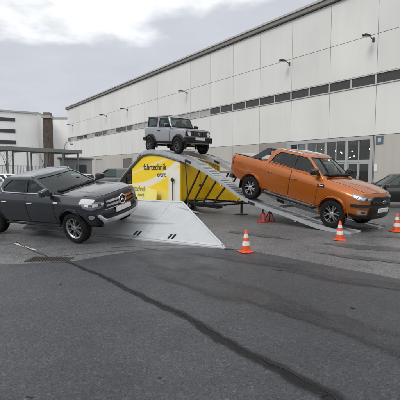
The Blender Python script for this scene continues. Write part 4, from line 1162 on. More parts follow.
for (x, y, z, r_) in lamps:
    bm = bmesh.new(); bmesh.ops.create_icosphere(bm, subdivisions=2, radius=r_)
    for v in bm.verts: v.co += Vector((x, y, z))
    lb = bmobj('lobby_lamp', bm, LAMP, hall, 60)
    bm = bmesh.new(); tube(bm, [(x, y, z+r_*.9), (x, y, 3.71)], .008, 6); bmobj('lamp_cord', bm, BLK, lb)
for i in range(5):
    x = D0+.7+i*1.3; hp('lobby_counter', (x-.35, x+.35, 4.5+.4*(i % 3), 5.1+.4*(i % 3), .021, 1.1+.5*(i % 2)), mat('counter', (.22, .18, .14), .6, var=.2), .02)
# sign and notice beside the doors
sg_ = thing('wall_sign', 'small square blue-grey sign beside the glass doors', 'sign', (0, 0, 0)); sg_.parent = None
hm = Matrix.Translation((9.8, 24.7, 0)) @ Matrix.Rotation(-HT, 4, 'Z')
sg_.matrix_world = hm
boxo('plate', (X0+.10, X0+.55, -.035, -.004, 3.32, 3.80), mat('sign_blue', (.10, .13, .17), .4), sg_, .006)
boxo('pictogram', (X0+.22, X0+.43, -.0395, -.0355, 3.45, 3.67), mat('sign_pale', (.45, .48, .5), .5), sg_)
no_ = boxo('wall_notice', (X0+.02, X0+.24, -.025, -.002, 1.7, 2.12), mat('notice_white', (.72, .72, .70), .6), None, .004); no_.matrix_world = hm
tag(no_, 'small white paper notice on the beige plinth beside the glass doors', 'notice')
# wall lamps
lampm = None
for i, t in enumerate((-.70, 5.8, 19.2, 33.0, 40.0, 55.0)):
    wl = thing('wall_lamp', 'small dark wall lamp on a short arm high on the cream hall wall', 'lamp', (0, 0, 0), 0, 'lamps along the hall wall')
    wl.matrix_world = hm @ Matrix.Translation((-t, 0, 9.42))
    if lampm is None:
        bm = bmesh.new(); abox(bm, -.06, .06, -.06, .0, -.12, .12, .01); tube(bm, [(0, -.05, 0), (0, -.35, .10), (0, -.55, .11)], .025, 8)
        a_ = bmobj('arm', bm, mat('lamp_dark', (.05, .05, .05), .5), wl)
        bm = bmesh.new(); abox(bm, -.16, .16, -1.0, -.5, .06, .17, .03); b2 = bmobj('head', bm, MATS['lamp_dark'], wl)
        bm = bmesh.new(); abox(bm, -.12, .12, -.95, -.56, .045, .058); c2 = bmobj('lens', bm, mat('lamp_lens', (.5, .5, .48), .3), wl)
        lampm = [a_, b2, c2]
    else:
        for q in lampm:
            c = q.copy(); C.objects.link(c); c.parent = wl
bm = bmesh.new(); bmesh.ops.create_uvsphere(bm, u_segments=14, v_segments=8, radius=.16)
for v in bm.verts: v.co.z = max(v.co.z, -.02)*1.2
ck = bmobj('roof_vent', bm, mat('vent_grey', (.35, .35, .35), .5), None, 40); ck.matrix_world = hm @ Matrix.Translation((-10.7, .6, 12.88))
tag(ck, 'tiny domed vent cap on the hall roof edge', 'vent')

# ================================================================== FAR BUILDINGS
WHT = clad('render_white', (.88, .88, .86), .06, .0, .8, .0)
STRIP = mat('far_strip', (.05, .05, .055), .3)
cp = thing('office_block', 'white rounded office block with three dark ribbon windows', 'building', (-60, 104, 0), 0)
def arcpts(n, x0, y0, x1, y1, bulge):
    o_ = []
    for i in range(n+1):
        t = i/n; e = 4*bulge*t*(1-t); dx, dy = x1-x0, y1-y0; ln = math.hypot(dx, dy); o_.append((x0+dx*t+dy/ln*e, y0+dy*t-dx/ln*e))
    return o_
face = arcpts(14, -24, -6, 14.0, 11, 2.0)
def prism(name, plan, z0, z1, m, parent):
    bm = bmesh.new(); a = [bm.verts.new((x, y, z0)) for x, y in plan]; b = [bm.verts.new((x, y, z1)) for x, y in plan]; n = len(plan)
    for i in range(n): bm.faces.new((a[i], a[(i+1) % n], b[(i+1) % n], b[i]))
    bm.faces.new(a[::-1]); bm.faces.new(b); return bmobj(name, bm, m, parent, 30)
prism('wall', face+[(14, 40), (-24, 40)], 0, 17.6, WHT, cp)
prism('parapet', [(x*1.004, y-.3) for x, y in face]+[(14.2, 40.2), (-24.2, 40.2)], 17.6, 18.1, mat('parapet_grey', (.42, .42, .41), .7), cp)
for z in (15.1, 12.0, 8.95):
    for i0, i1, tt in ((0, 3, 0), (3, 6, 0), (6, 9, 0), (9, 12, 0)):
        seg = [(x, y) for x, y in face[i0:i1+1]]
        a, b = seg[0], seg[-1]
        seg[0] = (a[0]+(seg[1][0]-a[0])*.15, a[1]+(seg[1][1]-a[1])*.15)
        outer = [(x+.04, y-.12) for x, y in seg]; inner = [(x-.1, y+.3) for x, y in seg]
        prism('ribbon_window', outer+inner[::-1], z, z+1.0, STRIP, cp)
sb = thing('stair_tower', 'brown brick stair tower with a pale cap between the white buildings', 'building', (-42.6, 114, 0), 0)
BRICK = mat('tower_brick', (.095, .066, .052), .85, var=.35, vscale=1.5, bump=.3, bscale=8)
boxo('shaft', (-1.2, .75, -1.3, 1.0, 0, 16.2), BRICK, sb, .03); boxo('cap', (-1.45, 1.0, -1.6, 1.2, 16.2, 16.9), mat('cap_pale', (.36, .34, .31), .7), sb, .03)
for z in (3, 6.2, 9.4, 12.6): boxo('slit_window', (-.25, .25, -1.36, -1.30, z, z+1.5), STRIP, sb)
boxo('aerial_box', (-1.2, .6, -.8, .8, 16.9, 17.8), mat('cap_dark', (.14, .12, .11), .7), sb)
wb = thing('annex_building', 'plain white annex building between the brown tower and the hall', 'building', (-38, 122, 0), 0)
boxo('wall', (-8.6, 16, 0, 24, 0, 17.2), WHT, wb); boxo('parapet', (-8.8, 16.2, -.2, 24.2, 17.2, 17.7), MATS['parapet_grey'], wb)
for i in range(3): boxo('loading_door', (-3+i*6, .5+i*6, -.08, -.01, 0, 4), mat('load_grey', (.33, .33, .33), .6), wb)

# canopy walkway
cw = thing('covered_walkway', 'grey steel covered walkway with flat roof and slim posts', 'walkway', (-20.3, 36.5, 0), math.atan2(12.6, 7.6))
STEEL = mat('walk_steel', (.25, .26, .26), .5, .3, var=.15); CLN = 11.3
boxo('roof_slab', (-7, CLN, -1.3, 1.5, 3.72, 3.98), mat('walk_roof', (.27, .28, .27), .55, .2, var=.15), cw, .02)
boxo('fascia', (-7.02, CLN+.02, -1.36, -1.302, 3.66, 4.02), STEEL, cw)
for i in range(9):
    x = -6.3+i*2.15
    for y in (-1.1, 1.25): boxo('post', (x-.06, x+.06, y-.06, y+.06, 0, 3.718), STEEL, cw)
    boxo('cross_beam', (x-.05, x+.05, -1.03, 1.18, 3.56, 3.716), STEEL, cw)
for i in range(8):
    x = -6.3+i*2.15
    fr = bmesh.new()
    abox(fr, x+.08, x+2.07, 1.22, 1.26, 2.2, 2.26); abox(fr, x+.08, x+2.07, 1.22, 1.26, .12, .18)
    for j in range(12): abox(fr, x+.10+j*.176, x+.125+j*.176, 1.23, 1.25, .18, 2.2)
    fp = bmobj('fence_panel', fr, mat('fence_grey', (.30, .31, .31), .5, .4), cw); 
kb = thing('gate_cabin', 'grey gate cabin with a flat roof at the end of the covered walkway', 'cabin', (-13.9, 47.6, 0), R(8))
boxo('wall', (-2.4, .9, -1.2, 1.4, 0, 3.0), mat('cabin_grey', (.36, .37, .36), .6, var=.08), kb, .02); boxo('roof', (-2.6, 1.1, -1.4, 1.6, 3.0, 3.22), STEEL, kb, .02)
boxo('window', (-.55, .6, -1.23, -1.2, 1.2, 2.4), STRIP, kb); boxo('door', (-2.1, -1.2, -1.23, -1.2, .02, 2.2), mat('cab_door', (.5, .5, .48), .5), kb)
sl = thing('street_lamp', 'slim grey street lamp with a bent arm before the hall', 'street lamp', (-15.6, 46.4, 0), 0)
bm = bmesh.new(); tube(bm, [(0, 0, 0), (0, 0, 4.2), (.05, 0, 4.7), (.25, 0, 5.0), (.55, 0, 5.05), (.75, 0, 4.85)], [.07, .05, .045, .04, .04, .04], 8); bmobj('pole', bm, STEEL, sl, 40)
bm = bmesh.new(); abox(bm, .62, .95, -.12, .12, 4.72, 4.84, .03); bmobj('lamp_head', bm, STEEL, sl)

# clutter under and beside the walkway
for i, (x, y, w_, d_, h_, c_, lab) in enumerate(((-16.5, 44.5, 1.6, .9, 1.5, (.62, .62, .60), 'pale storage box with a lid under the covered walkway'), (-20.4, 41.0, 1.1, .8, 1.25, (.10, .14, .12), 'dark green wheeled bin beside the walkway fence'), (-19.0, 41.8, 1.1, .8, 1.25, (.12, .12, .13), 'dark grey wheeled bin beside the walkway fence'))):
    bx2 = thing('storage_box' if i == 0 else 'wheeled_bin', lab, 'box' if i == 0 else 'bin', (x, y, 0), R(20*i)); m_ = mat('clutter_%d' % i, c_, .55, var=.1)
    boxo('body', (-w_/2, w_/2, -d_/2, d_/2, .1, h_*.86), m_, bx2, .04); boxo('lid', (-w_/2-.03, w_/2+.03, -d_/2-.03, d_/2+.03, h_*.862, h_), m_, bx2, .03)
    for q in (-.38, .38): boxo('foot', (q*w_-.06, q*w_+.06, -d_/2+.06, d_/2-.06, 0, .098), STEEL, bx2)
for i, (x, y, c_, lab) in enumerate(((-23.2, 41.5, (.55, .56, .57), 'pale notice board on two posts by the walkway'), (-14.9, 46.2, (.18, .25, .33), 'blue-grey notice board on two posts by the gate cabin'))):
    nb2 = thing('notice_board', lab, 'sign', (x, y, 0), R(-10+30*i)); boxo('panel', (-.8, .8, -.03, .03, .9, 2.3), mat('board_%d' % i, c_, .5), nb2, .01)
    for q in (-.7, .7): boxo('post', (q-.04, q+.04, .032, .10, 0, 2.4), STEEL, nb2)
# bare winter trees
BARK = mat('bark', (.075, .062, .05), .9, var=.3, vscale=8)
def bare_tree(loc, hgt, seed, label):
    random.seed(seed); t = thing('bare_tree', label, 'tree', loc, 0, 'bare trees before the white buildings')
    bt, bc = bmesh.new(), bmesh.new()
    def grow(bm_, p, d, ln, r_, dep):
        n = 4; pts_, rs = [p], [r_]
        for i in range(n):
            d = (d+Vector((random.uniform(-.16, .16), random.uniform(-.16, .16), random.uniform(-.02, .12)))).normalized(); p = p+d*ln/n; pts_.append(p); rs.append(r_*(1-.42*(i+1)/n))
        tube(bm_, pts_, rs, 6 if dep < 2 else 3, cap=False)
        if dep >= 5: return
        for k in range(3 if dep < 4 else 2):
            q = pts_[random.choice((2, 3, 4))] if k else pts_[-1]; a = random.uniform(0, 6.28); s = random.uniform(.45, .85)
            grow(bc, q, (d+Vector((math.cos(a)*s, math.sin(a)*s, random.uniform(.0, .3)))).normalized(), ln*random.uniform(.62, .8), rs[-1]*.75, dep+1)
    grow(bt, Vector((0, 0, 0)), Vector((0, 0, 1)), hgt*.3, hgt*.016, 0)
    bmobj('trunk', bt, BARK, t, 60); bmobj('crown', bc, BARK, t, 60)
bare_tree((-35.5, 74, 0), 9.0, 3, 'bare winter tree before the ribbon windows of the office block')
bare_tree((-29.4, 76, 0), 8.2, 8, 'thin bare tree between the office block and the brown stair tower')
bare_tree((-25.2, 80, 0), 7.4, 12, 'small bare tree before the plain white annex')

# ================================================================== DRIVE-OVER RAMP TRAILER
TH = R(50); OX, OY = 4.58, 12.34
rt = thing('ramp_trailer', 'yellow and white trailer carrying a steel hump ramp with two wheel tracks', 'ramp', (OX, OY, 0), -TH)
PROF = [(-.72, .035), (0, .09), (1.6, .40), (3.3, .76), (4.7, 1.40), (5.9, 1.95), (7.0, 2.33), (7.8, 2.52), (8.9, 2.70), (9.55, 2.735), (10.05, 2.68), (10.6, 2.42), (11.7, 1.80), (12.5, 1.25), (14.0, .42), (15.2, .03)]
def hs(s): return interp(PROF, s)[0]
GALV = mat('galvanised', (.42, .43, .44), .45, .55, var=.22, vscale=5, bump=.1, bscale=25)
GALVL = mat('track_rail', (.50, .515, .53), .42, .5, var=.15, vscale=4)
DKST = mat('dark_steel', (.035, .035, .036), .5, .5, var=.3)
YEL = mat('trailer_yellow', (.82, .52, .010), .42, var=.06, vscale=2)
SS = list(np.linspace(PROF[0][0], PROF[-1][0], 120))
def along(bm, y0, y1, t0, t1, ss):
    prev = None
    for s in ss:
        h = hs(s); t1_ = t1(s) if callable(t1) else t1; a = max(.012, h+t0); b = max(.0, h+t1_) if h+t1_ > 0 else .004
        row = [bm.verts.new((-s, y, z)) for y, z in ((y0, a), (y1, a), (y1, min(b, a-.004)), (y0, min(b, a-.004)))]
        if prev:
            for j in range(4): bm.faces.new((prev[j], prev[(j+1) % 4], row[(j+1) % 4], row[j]))
        else: bm.faces.new(row)
        prev = row
    bm.faces.new(prev[::-1])
for sg in (-1, 1):
    y0, y1 = sg*.80-.27, sg*.80+.27
    bm = bmesh.new(); along(bm, y0+.03, y1-.03, -.03, -.05, SS); tr = bmobj('track', bm, GALV, rt, 30)
    for a, b in ((y0, y0+.028), (y1-.028, y1)):
        bm = bmesh.new(); along(bm, a, b, .03, lambda s: -.10-.08*sstep(4.2, 7.0, s), SS); bmobj('side_rail', bm, GALVL, tr, 30)
    for i in range(112):
        s = -.6+i*.14
        if s > 15.1: break
        h, h2 = hs(s), hs(s+.085); bm = bmesh.new()
        vs_ = [bm.verts.new((-q, y, z)) for q, z in ((s, h), (s+.085, h2)) for y in (y0+.03, y1-.03)]+[bm.verts.new((-q, y, z-.031)) for q, z in ((s, h), (s+.085, h2)) for y in (y0+.03, y1-.03)]
        for f in ((0, 1, 3, 2), (4, 6, 7, 5), (0, 4, 5, 1), (2, 3, 7, 6), (0, 2, 6, 4), (1, 5, 7, 3)): bm.faces.new([vs_[q] for q in f])
        bmobj('rung', bm, GALV, tr)
# splice plates with bolts where the track sections meet
    for s in (3.05, 6.6, 10.45, 12.9):
        for yy in (y0-.012, y1+.002):
            bm = bmesh.new(); a = Vector((-(s-.16), yy+.005, hs(s-.16)-.06)); b = Vector((-(s+.16), yy+.005, hs(s+.16)-.06)); bar(bm, a, b, .012, .10)
            bmobj('splice_plate', bm, DKST, tr)
# cross beams joining the tracks
for s in (1.2, 2.6, 4.2, 5.6, 11.9, 13.2):
    bm = bmesh.new(); bar(bm, (-s, -1.05, hs(s)-.115), (-s, 1.05, hs(s)-.115), .08, .08); bmobj('cross_beam', bm, GALV, rt)
# trailer body under the hump
BS0, BS1, BY, BZ = 7.12, 11.15, 1.10, .48
def side_poly(s0, s1, zb, drop, n=26): 
    return [(-s0, zb)]+[(-s, hs(s)-drop) for s in np.linspace(s0, s1, n)]+[(-s1, zb)]
bm = bmesh.new(); pl = side_poly(BS0, BS1, BZ, .30)
bot_ = [bm.verts.new((x, -BY+.03, z)) for x, z in pl]; top_ = [bm.verts.new((x, BY, z)) for x, z in pl]; n = len(pl)
for i in range(n): bm.faces.new((bot_[i], bot_[(i+1) % n], top_[(i+1) % n], top_[i]))
bm.faces.new(bot_); bm.faces.new(top_)
box_ = bmobj('trailer_body', bm, YEL, rt)
# printed banner on the long side: yellow with pale sweeps (flat print)
BN = bpy.data.materials.new('banner_print'); BN.use_nodes = True
t_ = BN.node_tree; b_ = t_.nodes['Principled BSDF']; b_.inputs['Roughness'].default_value = .5
nn, ll = t_.nodes.new, t_.links.new
def tm(op, a, b=None, cl=False):
    n_ = nn('ShaderNodeMath'); n_.operation = op; n_.use_clamp = cl
    for i, v in enumerate((a, b)):
        if v is None: continue
        if isinstance(v, (int, float)): n_.inputs[i].default_value = v
        else: ll(v, n_.inputs[i])
    return n_.outputs[0]
co_ = nn('ShaderNodeTexCoord'); sp_ = nn('ShaderNodeSeparateXYZ'); ll(co_.outputs['Object'], sp_.inputs[0])
bx_ = tm('ADD', sp_.outputs[0], BS1); bz_ = sp_.outputs[2]          # bx: 0 at the uphill-back end, 4 at the front end
def ss_(v, a, b):
    n_ = nn('ShaderNodeMapRange'); n_.interpolation_type = 'SMOOTHSTEP'; n_.inputs[1].default_value = a; n_.inputs[2].default_value = b; ll(v, n_.inputs[0]); return n_.outputs[0]
# sweep 1: broad pale wave low on the sheet rising to the front end; sweep 2: thin pale swoosh near the top; pale edge strip
c1 = tm('ADD', tm('MULTIPLY', tm('MULTIPLY', bx_, bx_), .075), 1.02)       # parabola centre height
d1 = tm('SUBTRACT', bz_, c1)
w1 = tm('MULTIPLY', ss_(d1, -.28, -.10), tm('SUBTRACT', 1.0, ss_(d1, .08, .16)))
c2 = tm('ADD', tm('MULTIPLY', bx_, .22), 1.62); d2 = tm('SUBTRACT', bz_, c2)
w2 = tm('MULTIPLY', ss_(d2, -.06, -.02), tm('SUBTRACT', 1.0, ss_(d2, .0, .10)))
w3 = ss_(bx_, 3.05, 3.35)
pale = tm('MAXIMUM', tm('MAXIMUM', w1, tm('MULTIPLY', w2, .6)), tm('MULTIPLY', w3, tm('SUBTRACT', 1.0, ss_(bz_, 1.75, 2.0))))
low = ss_(bz_, 1.05, .75)
mx1 = nn('ShaderNodeMix'); mx1.data_type = 'RGBA'; mx1.inputs[6].default_value = (.84, .60, .014, 1); mx1.inputs[7].default_value = (.80, .66, .15, 1); ll(tm('MULTIPLY', tm('SUBTRACT', 1.0, ss_(bz_, .75, 1.05)), .9), mx1.inputs[0])
mx2 = nn('ShaderNodeMix'); mx2.data_type = 'RGBA'; ll(mx1.outputs[2], mx2.inputs[6]); mx2.inputs[7].default_value = (.72, .72, .69, 1); ll(tm('MULTIPLY', pale, .92), mx2.inputs[0])
ll(mx2.outputs[2], b_.inputs['Base Color'])
nz_ = nn('ShaderNodeTexNoise'); nz_.inputs['Scale'].default_value = 1.6; nz_.inputs['Detail'].default_value = 3
bp_ = nn('ShaderNodeBump'); bp_.inputs['Strength'].default_value = .35; bp_.inputs['Distance'].default_value = .06; ll(co_.outputs['Object'], nz_.inputs[0]); ll(nz_.outputs[0], bp_.inputs['Height']); ll(bp_.outputs[0], b_.inputs['Normal'])
bm = bmesh.new(); pl = side_poly(BS0+.02, BS1-.02, BZ-.1, .20)
a = [bm.verts.new((x, -BY-.012, z)) for x, z in pl]; b = [bm.verts.new((x, -BY+.01, z)) for x, z in pl]; n = len(pl)
for i in range(n): bm.faces.new((a[i], a[(i+1) % n], b[(i+1) % n], b[i]))
bm.faces.new(a[::-1]); bm.faces.new(b)
ban = bmobj('banner', bm, BN, rt)
def text(name, body, x, y, z, size, m, parent, bold=.012, align='LEFT', shear=0., ext=.0008):
    cu = bpy.data.curves.new(name, 'FONT'); cu.body = body; cu.size = size; cu.extrude = ext; cu.offset = bold; cu.align_x = align; cu.shear = shear; cu.resolution_u = 3
    o = bpy.data.objects.new(name, cu); C.objects.link(o)
    dg = bpy.context.evaluated_depsgraph_get(); me = bpy.data.meshes.new_from_object(o.evaluated_get(dg)); bpy.data.objects.remove(o)
    r = obj(name, me, m, parent); r.location = (x, y, z); r.rotation_euler = (R(90), 0, 0); return r
INK = mat('print_ink', (.03, .03, .035), .5); INK2 = mat('print_ink_pale', (.25, .22, .12), .6)
text('lettering', 'fahrtechnik', -10.02, -BY-.016, 1.80, .42, INK, ban, .010)
text('lettering', 'event', -8.85, -BY-.016, 1.50, .30, INK, ban, .005)
LOWB = mat('low_cover_yellow', (.80, .70, .20), .5, var=.08, vscale=1.5, bump=.3, bscale=3)
bm = bmesh.new(); pl = [(-12.1, .30), (-12.0, .98), (-11.0, 1.12), (-9.6, 1.02), (-8.5, .86), (-8.5, .30)]
a = [bm.verts.new((x, -BY-.24-(1.12-z)*.12, z)) for x, z in pl]; b = [bm.verts.new((x, -BY-.20-(1.12-z)*.12, z)) for x, z in pl]; n = len(pl)
for i in range(n): bm.faces.new((a[i], a[(i+1) % n], b[(i+1) % n], b[i]))
bm.faces.new(a[::-1]); bm.faces.new(b); lcv = bmobj('low_cover', bm, LOWB, rt)
for q_ in (-12.02, -10.3, -8.58): boxo('cover_stay', (q_-.02, q_+.02, -BY-.26, -BY-.012, .42, .46), DKST, rt); boxo('cover_foot', (q_-.02, q_+.02, -BY-.335, -BY-.305, .0, .33), DKST, rt)
for bd_, x_q, z_q, sz in (('fahrtechnik', -11.0, .80, .34), ('event', -10.1, .56, .25)):
    tx = text('lettering', bd_, x_q, -BY-.247-(1.12-z_q)*.12, z_q, sz, INK2, lcv, .005); tx.rotation_euler = (R(90)-math.atan(.12), 0, 0)
# arch tube over the banner, darkened and thickened as the track underside's shade; end post
bm = bmesh.new(); tube(bm, [(-s, -BY-.03, hs(s)-.20) for s in np.linspace(BS0, BS1+1.9, 40)], [.04+.035*min(1, max(0, (s-8.5)/2)) for s in np.linspace(BS0, BS1+1.9, 40)], 8); bmobj('arch_tube', bm, mat('arch_grey', (.13, .13, .13), .5, .4, var=.2), rt, 40)
for sg in (-1, 1):
    for s in (BS0-.03, BS1+.03):
        boxo('corner_post', (-s-.03, -s+.03, sg*BY-.035, sg*BY+.035, .3, hs(s)-.33), YEL if s < 9 else DKST, rt)
# panel seams and latch on the end face
boxo('end_panel', (-BS0+.002, -BS0+.018, -1.0, -.02, BZ+.05, 1.92), YEL, rt, .006); boxo('end_panel', (-BS0+.002, -BS0+.018, .02, 1.0, BZ+.05, 1.92), YEL, rt, .006)
boxo('latch', (-BS0+.019, -BS0+.05, -.08, .08, 1.1, 1.16), DKST, rt)
# yellow skirt below the far track
bm = bmesh.new(); pl = [(-7.08, .50)]+[(-s, min(1.12, hs(s)-.26)) for s in np.linspace(7.08, 5.0, 14)]+[(-5.0, .52)]
a = [bm.verts.new((x, .50, z)) for x, z in pl]; b = [bm.verts.new((x, .525, z)) for x, z in pl]; n = len(pl)
for i in range(n): bm.faces.new((a[i], a[(i+1) % n], b[(i+1) % n], b[i]))
bm.faces.new(a[::-1]); bm.faces.new(b); bmobj('side_skirt', bm, YEL, rt)
# chassis, axle, wheels and drawbar
bm = bmesh.new()
for y in (-.75, .75): abox(bm, -BS1-.6, -4.7, y-.05, y+.05, .40, .478)
for x in (-10.5, -9.0, -7.3, -6.0, -4.85): abox(bm, x-.05, x+.05, -.698, .698, .41, .47)
bmobj('chassis', bm, DKST, rt)
for x in (-8.75, -9.55):
    bm = bmesh.new(); tube(bm, [(x, -.85, .31), (x, .85, .31)], .05, 10); bmobj('axle', bm, DKST, rt)
    for sg in (-1, 1): add_wheel(rt, x, sg*.93, .315, .315, .18, .18, 'steel')
bm = bmesh.new(); abox(bm, -7.1, -5.3, -.62, -.32, .25, .40, .02); bmobj('tool_box', bm, DKST, rt)
bm = bmesh.new(); tube(bm, [(-6.3, -.95, .52), (-6.3, -.95, .06)], .04, 8); abox(bm, -6.42, -6.18, -1.07, -.83, .0, .03); bmobj('support_leg', bm, DKST, rt)
bm = bmesh.new(); tube(bm, [(-4.75, .2, .56), (-4.75, .2, .05)], .045, 8); abox(bm, -4.95, -4.55, .0, .4, .0, .028); bmobj('support_leg', bm, DKST, rt)
bm = bmesh.new(); bar(bm, (-4.75, -.1, .55), (-4.75, .5, .92), .05, .05); bar(bm, (-4.75, -.1, .92), (-4.75, .5, .55), .05, .05); bmobj('cross_brace', bm, YEL, rt)
# struts from the chassis up to the near track, and the far track
for y in (-.86, .86):
    for i, s in enumerate((7.06, 6.5, 5.9, 5.3)):
        bm = bmesh.new(); u = s-1.05+.08*i
        bar(bm, (-s, y, .478), (-u, y, hs(u)-.06), .045, .06); bmobj('strut', bm, DKST, rt)
bm = bmesh.new(); tube(bm, [(-6.75, -1.13, hs(6.75)-.02), (-6.45, -1.16, .02)], .022, 8); bmobj('prop_rod', bm, DKST, rt)
bm = bmesh.new(); tube(bm, [(-7.55, -1.20, .3), (-7.55, -1.20, 1.32)], .014, 8); bmobj('crank_rod', bm, DKST, rt)
bm = bmesh.new(); lathe(bm, [(.001, -.05), (.07, -.045), (.095, 0), (.07, .045), (.001, .05)], 16)
for v in bm.verts: v.co += Vector((-7.55, -1.21, 1.38))
bmobj('crank_head', bm, DKST, rt, 40)
# legs under the rear ramp
for s in (12.2, 13.3):
    for y in (-.8, .8):
        bm = bmesh.new(); bar(bm, (-s, y, .0), (-s, y, hs(s)-.06), .06, .06); bmobj('support_leg', bm, DKST, rt)

# red axle stands under the near track
def lw(s, y):
    return (OX-s*math.cos(TH)+y*math.sin(TH), OY+s*math.sin(TH)+y*math.cos(TH))
RED = mat('stand_red', (.42, .028, .018), .4, var=.15, vscale=10)
for s, y, lab in ((2.62, -.95, 'red axle stand under the outer rail of the orange pickup ramp'), (2.62, -.58, 'red axle stand under the inner rail of the orange pickup ramp')):
    x, yy = lw(s, y); st = thing('axle_stand', lab, 'axle stand', (x, yy, 0), -TH)
    top = hs(s)-.055; bm = bmesh.new()
    for a in (45, 135, 225, 315):
        c_, s_ = math.cos(R(a)), math.sin(R(a)); bar(bm, (c_*.17, s_*.17, .02), (c_*.05, s_*.05, .30), .035, .035)
    for a in (0, 90, 180, 270):
        p = [(math.cos(R(a+d))*.17, math.sin(R(a+d))*.17, .016) for d in (-45, 45)]; bar(bm, p[0], p[1], .05, .03)
    abox(bm, -.06, .06, -.06, .06, .27, .34, .01); bmobj('base', bm, RED, st)
    bm = bmesh.new(); tube(bm, [(0, 0, .34), (0, 0, top-.02)], .028, 10); abox(bm, -.06, .06, -.045, .045, top-.02, top, .005); bmobj('post', bm, DKST, st)

# ================================================================== SIDE-TILT RAMP
A_ = Vector((-2.61, 10.74, .11)); B_ = Vector((.59, 9.0, .02)); C_ = Vector((-.47, 11.2, .92))
bd = (B_-A_); bd.z = 0; bd.normalize(); nn_ = Vector((-bd.y, bd.x, 0))
tr_ = thing('tilt_ramp', 'pale grey steel tilt ramp plate sloping up behind the dark pickup', 'ramp', (B_.x, B_.y, 0), math.atan2(bd.y, bd.x))
mi = tr_.matrix_world.inverted() if False else (Matrix.Translation((B_.x, B_.y, 0)) @ Matrix.Rotation(math.atan2(bd.y, bd.x), 4, 'Z')).inverted()
cl = mi @ C_
SL = (cl.z-.03)/cl.y                                   # slope of the plate
PW = cl.y; XT = cl.x
def tz_(y): return .03+SL*y
PLT = mat('ramp_plate', (.41, .425, .435), .6, .0, var=.07, vscale=6, bump=.05, bscale=14)
bm = bmesh.new()
prev = None
out4 = [(0, 0), (XT, PW), (-6.9, PW), (-6.9, 0)]
t4 = [bm.verts.new((x, y, tz_(y))) for x, y in out4]; b4 = [bm.verts.new((x, y, max(.0, tz_(y)-.035))) for x, y in out4]
for i in range(4): bm.faces.new((t4[i], t4[(i+1) % 4], b4[(i+1) % 4], b4[i]))
bm.faces.new(t4); bm.faces.new(b4[::-1]); pt_ = bmobj('plate', bm, PLT, tr_)
# edge flats, welded seams, hand slots
def strip_on(name, p, q, w_, h_, m):
    bm = bmesh.new(); bar(bm, (p[0], p[1], tz_(p[1])+h_/2-.001), (q[0], q[1], tz_(q[1])+h_/2-.001), w_, h_, up=(0, -SL, 1)); return bmobj(name, bm, m, pt_)
strip_on('edge_bar', (-.10, .06), (-6.88, .06), .06, .012, GALVL); strip_on('edge_bar', (-.05, .02), (XT-.03, PW-.02), .045, .012, GALVL); strip_on('edge_bar', (XT-.03, PW-.03), (-6.88, PW-.03), .06, .014, GALVL)
for x in (-2.35, -4.3): strip_on('weld_seam', (x, .10), (x, PW-.06), .012, .004, GALV)
for x in (-1.58, -2.65):
    for dx in (-.055, .055):
        bm = bmesh.new(); pl = fillet2([(x+dx-.032, .10), (x+dx+.032, .10), (x+dx+.05, .26), (x+dx-.014, .26)], .03)
        v_ = [bm.verts.new((a, b, tz_(b)+.0035)) for a, b in pl]; v2 = [bm.verts.new((a, b, tz_(b)-.01)) for a, b in pl]; n = len(pl)
        bm.faces.new(v_)
        for i in range(n): bm.faces.new((v_[i], v_[(i+1) % n], v2[(i+1) % n], v2[i]))
        bmobj('hand_slot', bm, GAP, pt_)
# frame and legs below
bm = bmesh.new()
for x in (XT-.2, -3.6, -5.2, -6.8): bar(bm, (x, .1, tz_(.1)-.075 if tz_(.1) > .12 else .04), (x, PW-.05, tz_(PW-.05)-.085), .07, .07)
bar(bm, (XT-.1, PW-.06, tz_(PW-.06)-.15), (-6.85, PW-.06, tz_(PW-.06)-.15), .07, .07)
bmobj('under_frame', bm, GALV, tr_)
for x in (XT-.2, -3.6, -5.2, -6.8):
    bm = bmesh.new(); abox(bm, x-.035, x+.035, PW-.10, PW-.03, 0, tz_(PW-.06)-.18); abox(bm, x-.09, x+.09, PW-.15, PW+.02, 0, .012); bmobj('leg', bm, GALV, tr_)
bm = bmesh.new(); abox(bm, -.02, .16, -.05, .03, .0, .02); bmobj('tip_shoe', bm, mat('shoe_rubber', (.03, .03, .03), .7), tr_)

# ================================================================== CONES
CO = mat('cone_orange', (.66, .07, .012), .5, var=.35, vscale=11); CW = mat('cone_white', (.66, .67, .65), .45, var=.25, vscale=16)
def cone(loc, hgt, rz, label):
    c = thing('traffic_cone', label, 'traffic cone', (*loc, .0), rz, 'traffic cones around the ramps'); s = hgt/.5
    def rad(z): return .105-(z-.03)*(.105-.026)/(.5-.03)
    bm = bmesh.new(); abox(bm, -.15*s, .15*s, -.15*s, .15*s, .004, .028*s, .012)
    lathe(bm, [(.13*s, .028*s), (.118*s, .045*s), (.108*s, .05*s)], 28, 'z'); bmobj('base', bm, CO, c, 40)
    bm = bmesh.new()
    lathe(bm, [(.001, .5*s-.006), (.018*s, .5*s), (rad(.49)*s, .49*s), (rad(.03)*s, .03*s)], 28, 'z'); bmobj('body', bm, CO, c, 50)
    for z0, z1 in ((.15, .245), (.325, .40)):
        bm = bmesh.new(); lathe(bm, [(rad(z0)*s, z0*s), ((rad(z0)+.0025)*s, z0*s), ((rad(z1)+.0025)*s, z1*s), (rad(z1)*s, z1*s)], 28, 'z'); bmobj('white_band', bm, CW, c, 30)
cone((1.01, 8.69), .50, .3, 'orange and white traffic cone standing off the tip of the pale plate')
cone((3.60, 10.20), .50, -.4, 'orange and white traffic cone by the front wheel of the orange pickup')
cone((5.74, 11.58), .55, .1, 'orange and white traffic cone at the end of the far ramp track')

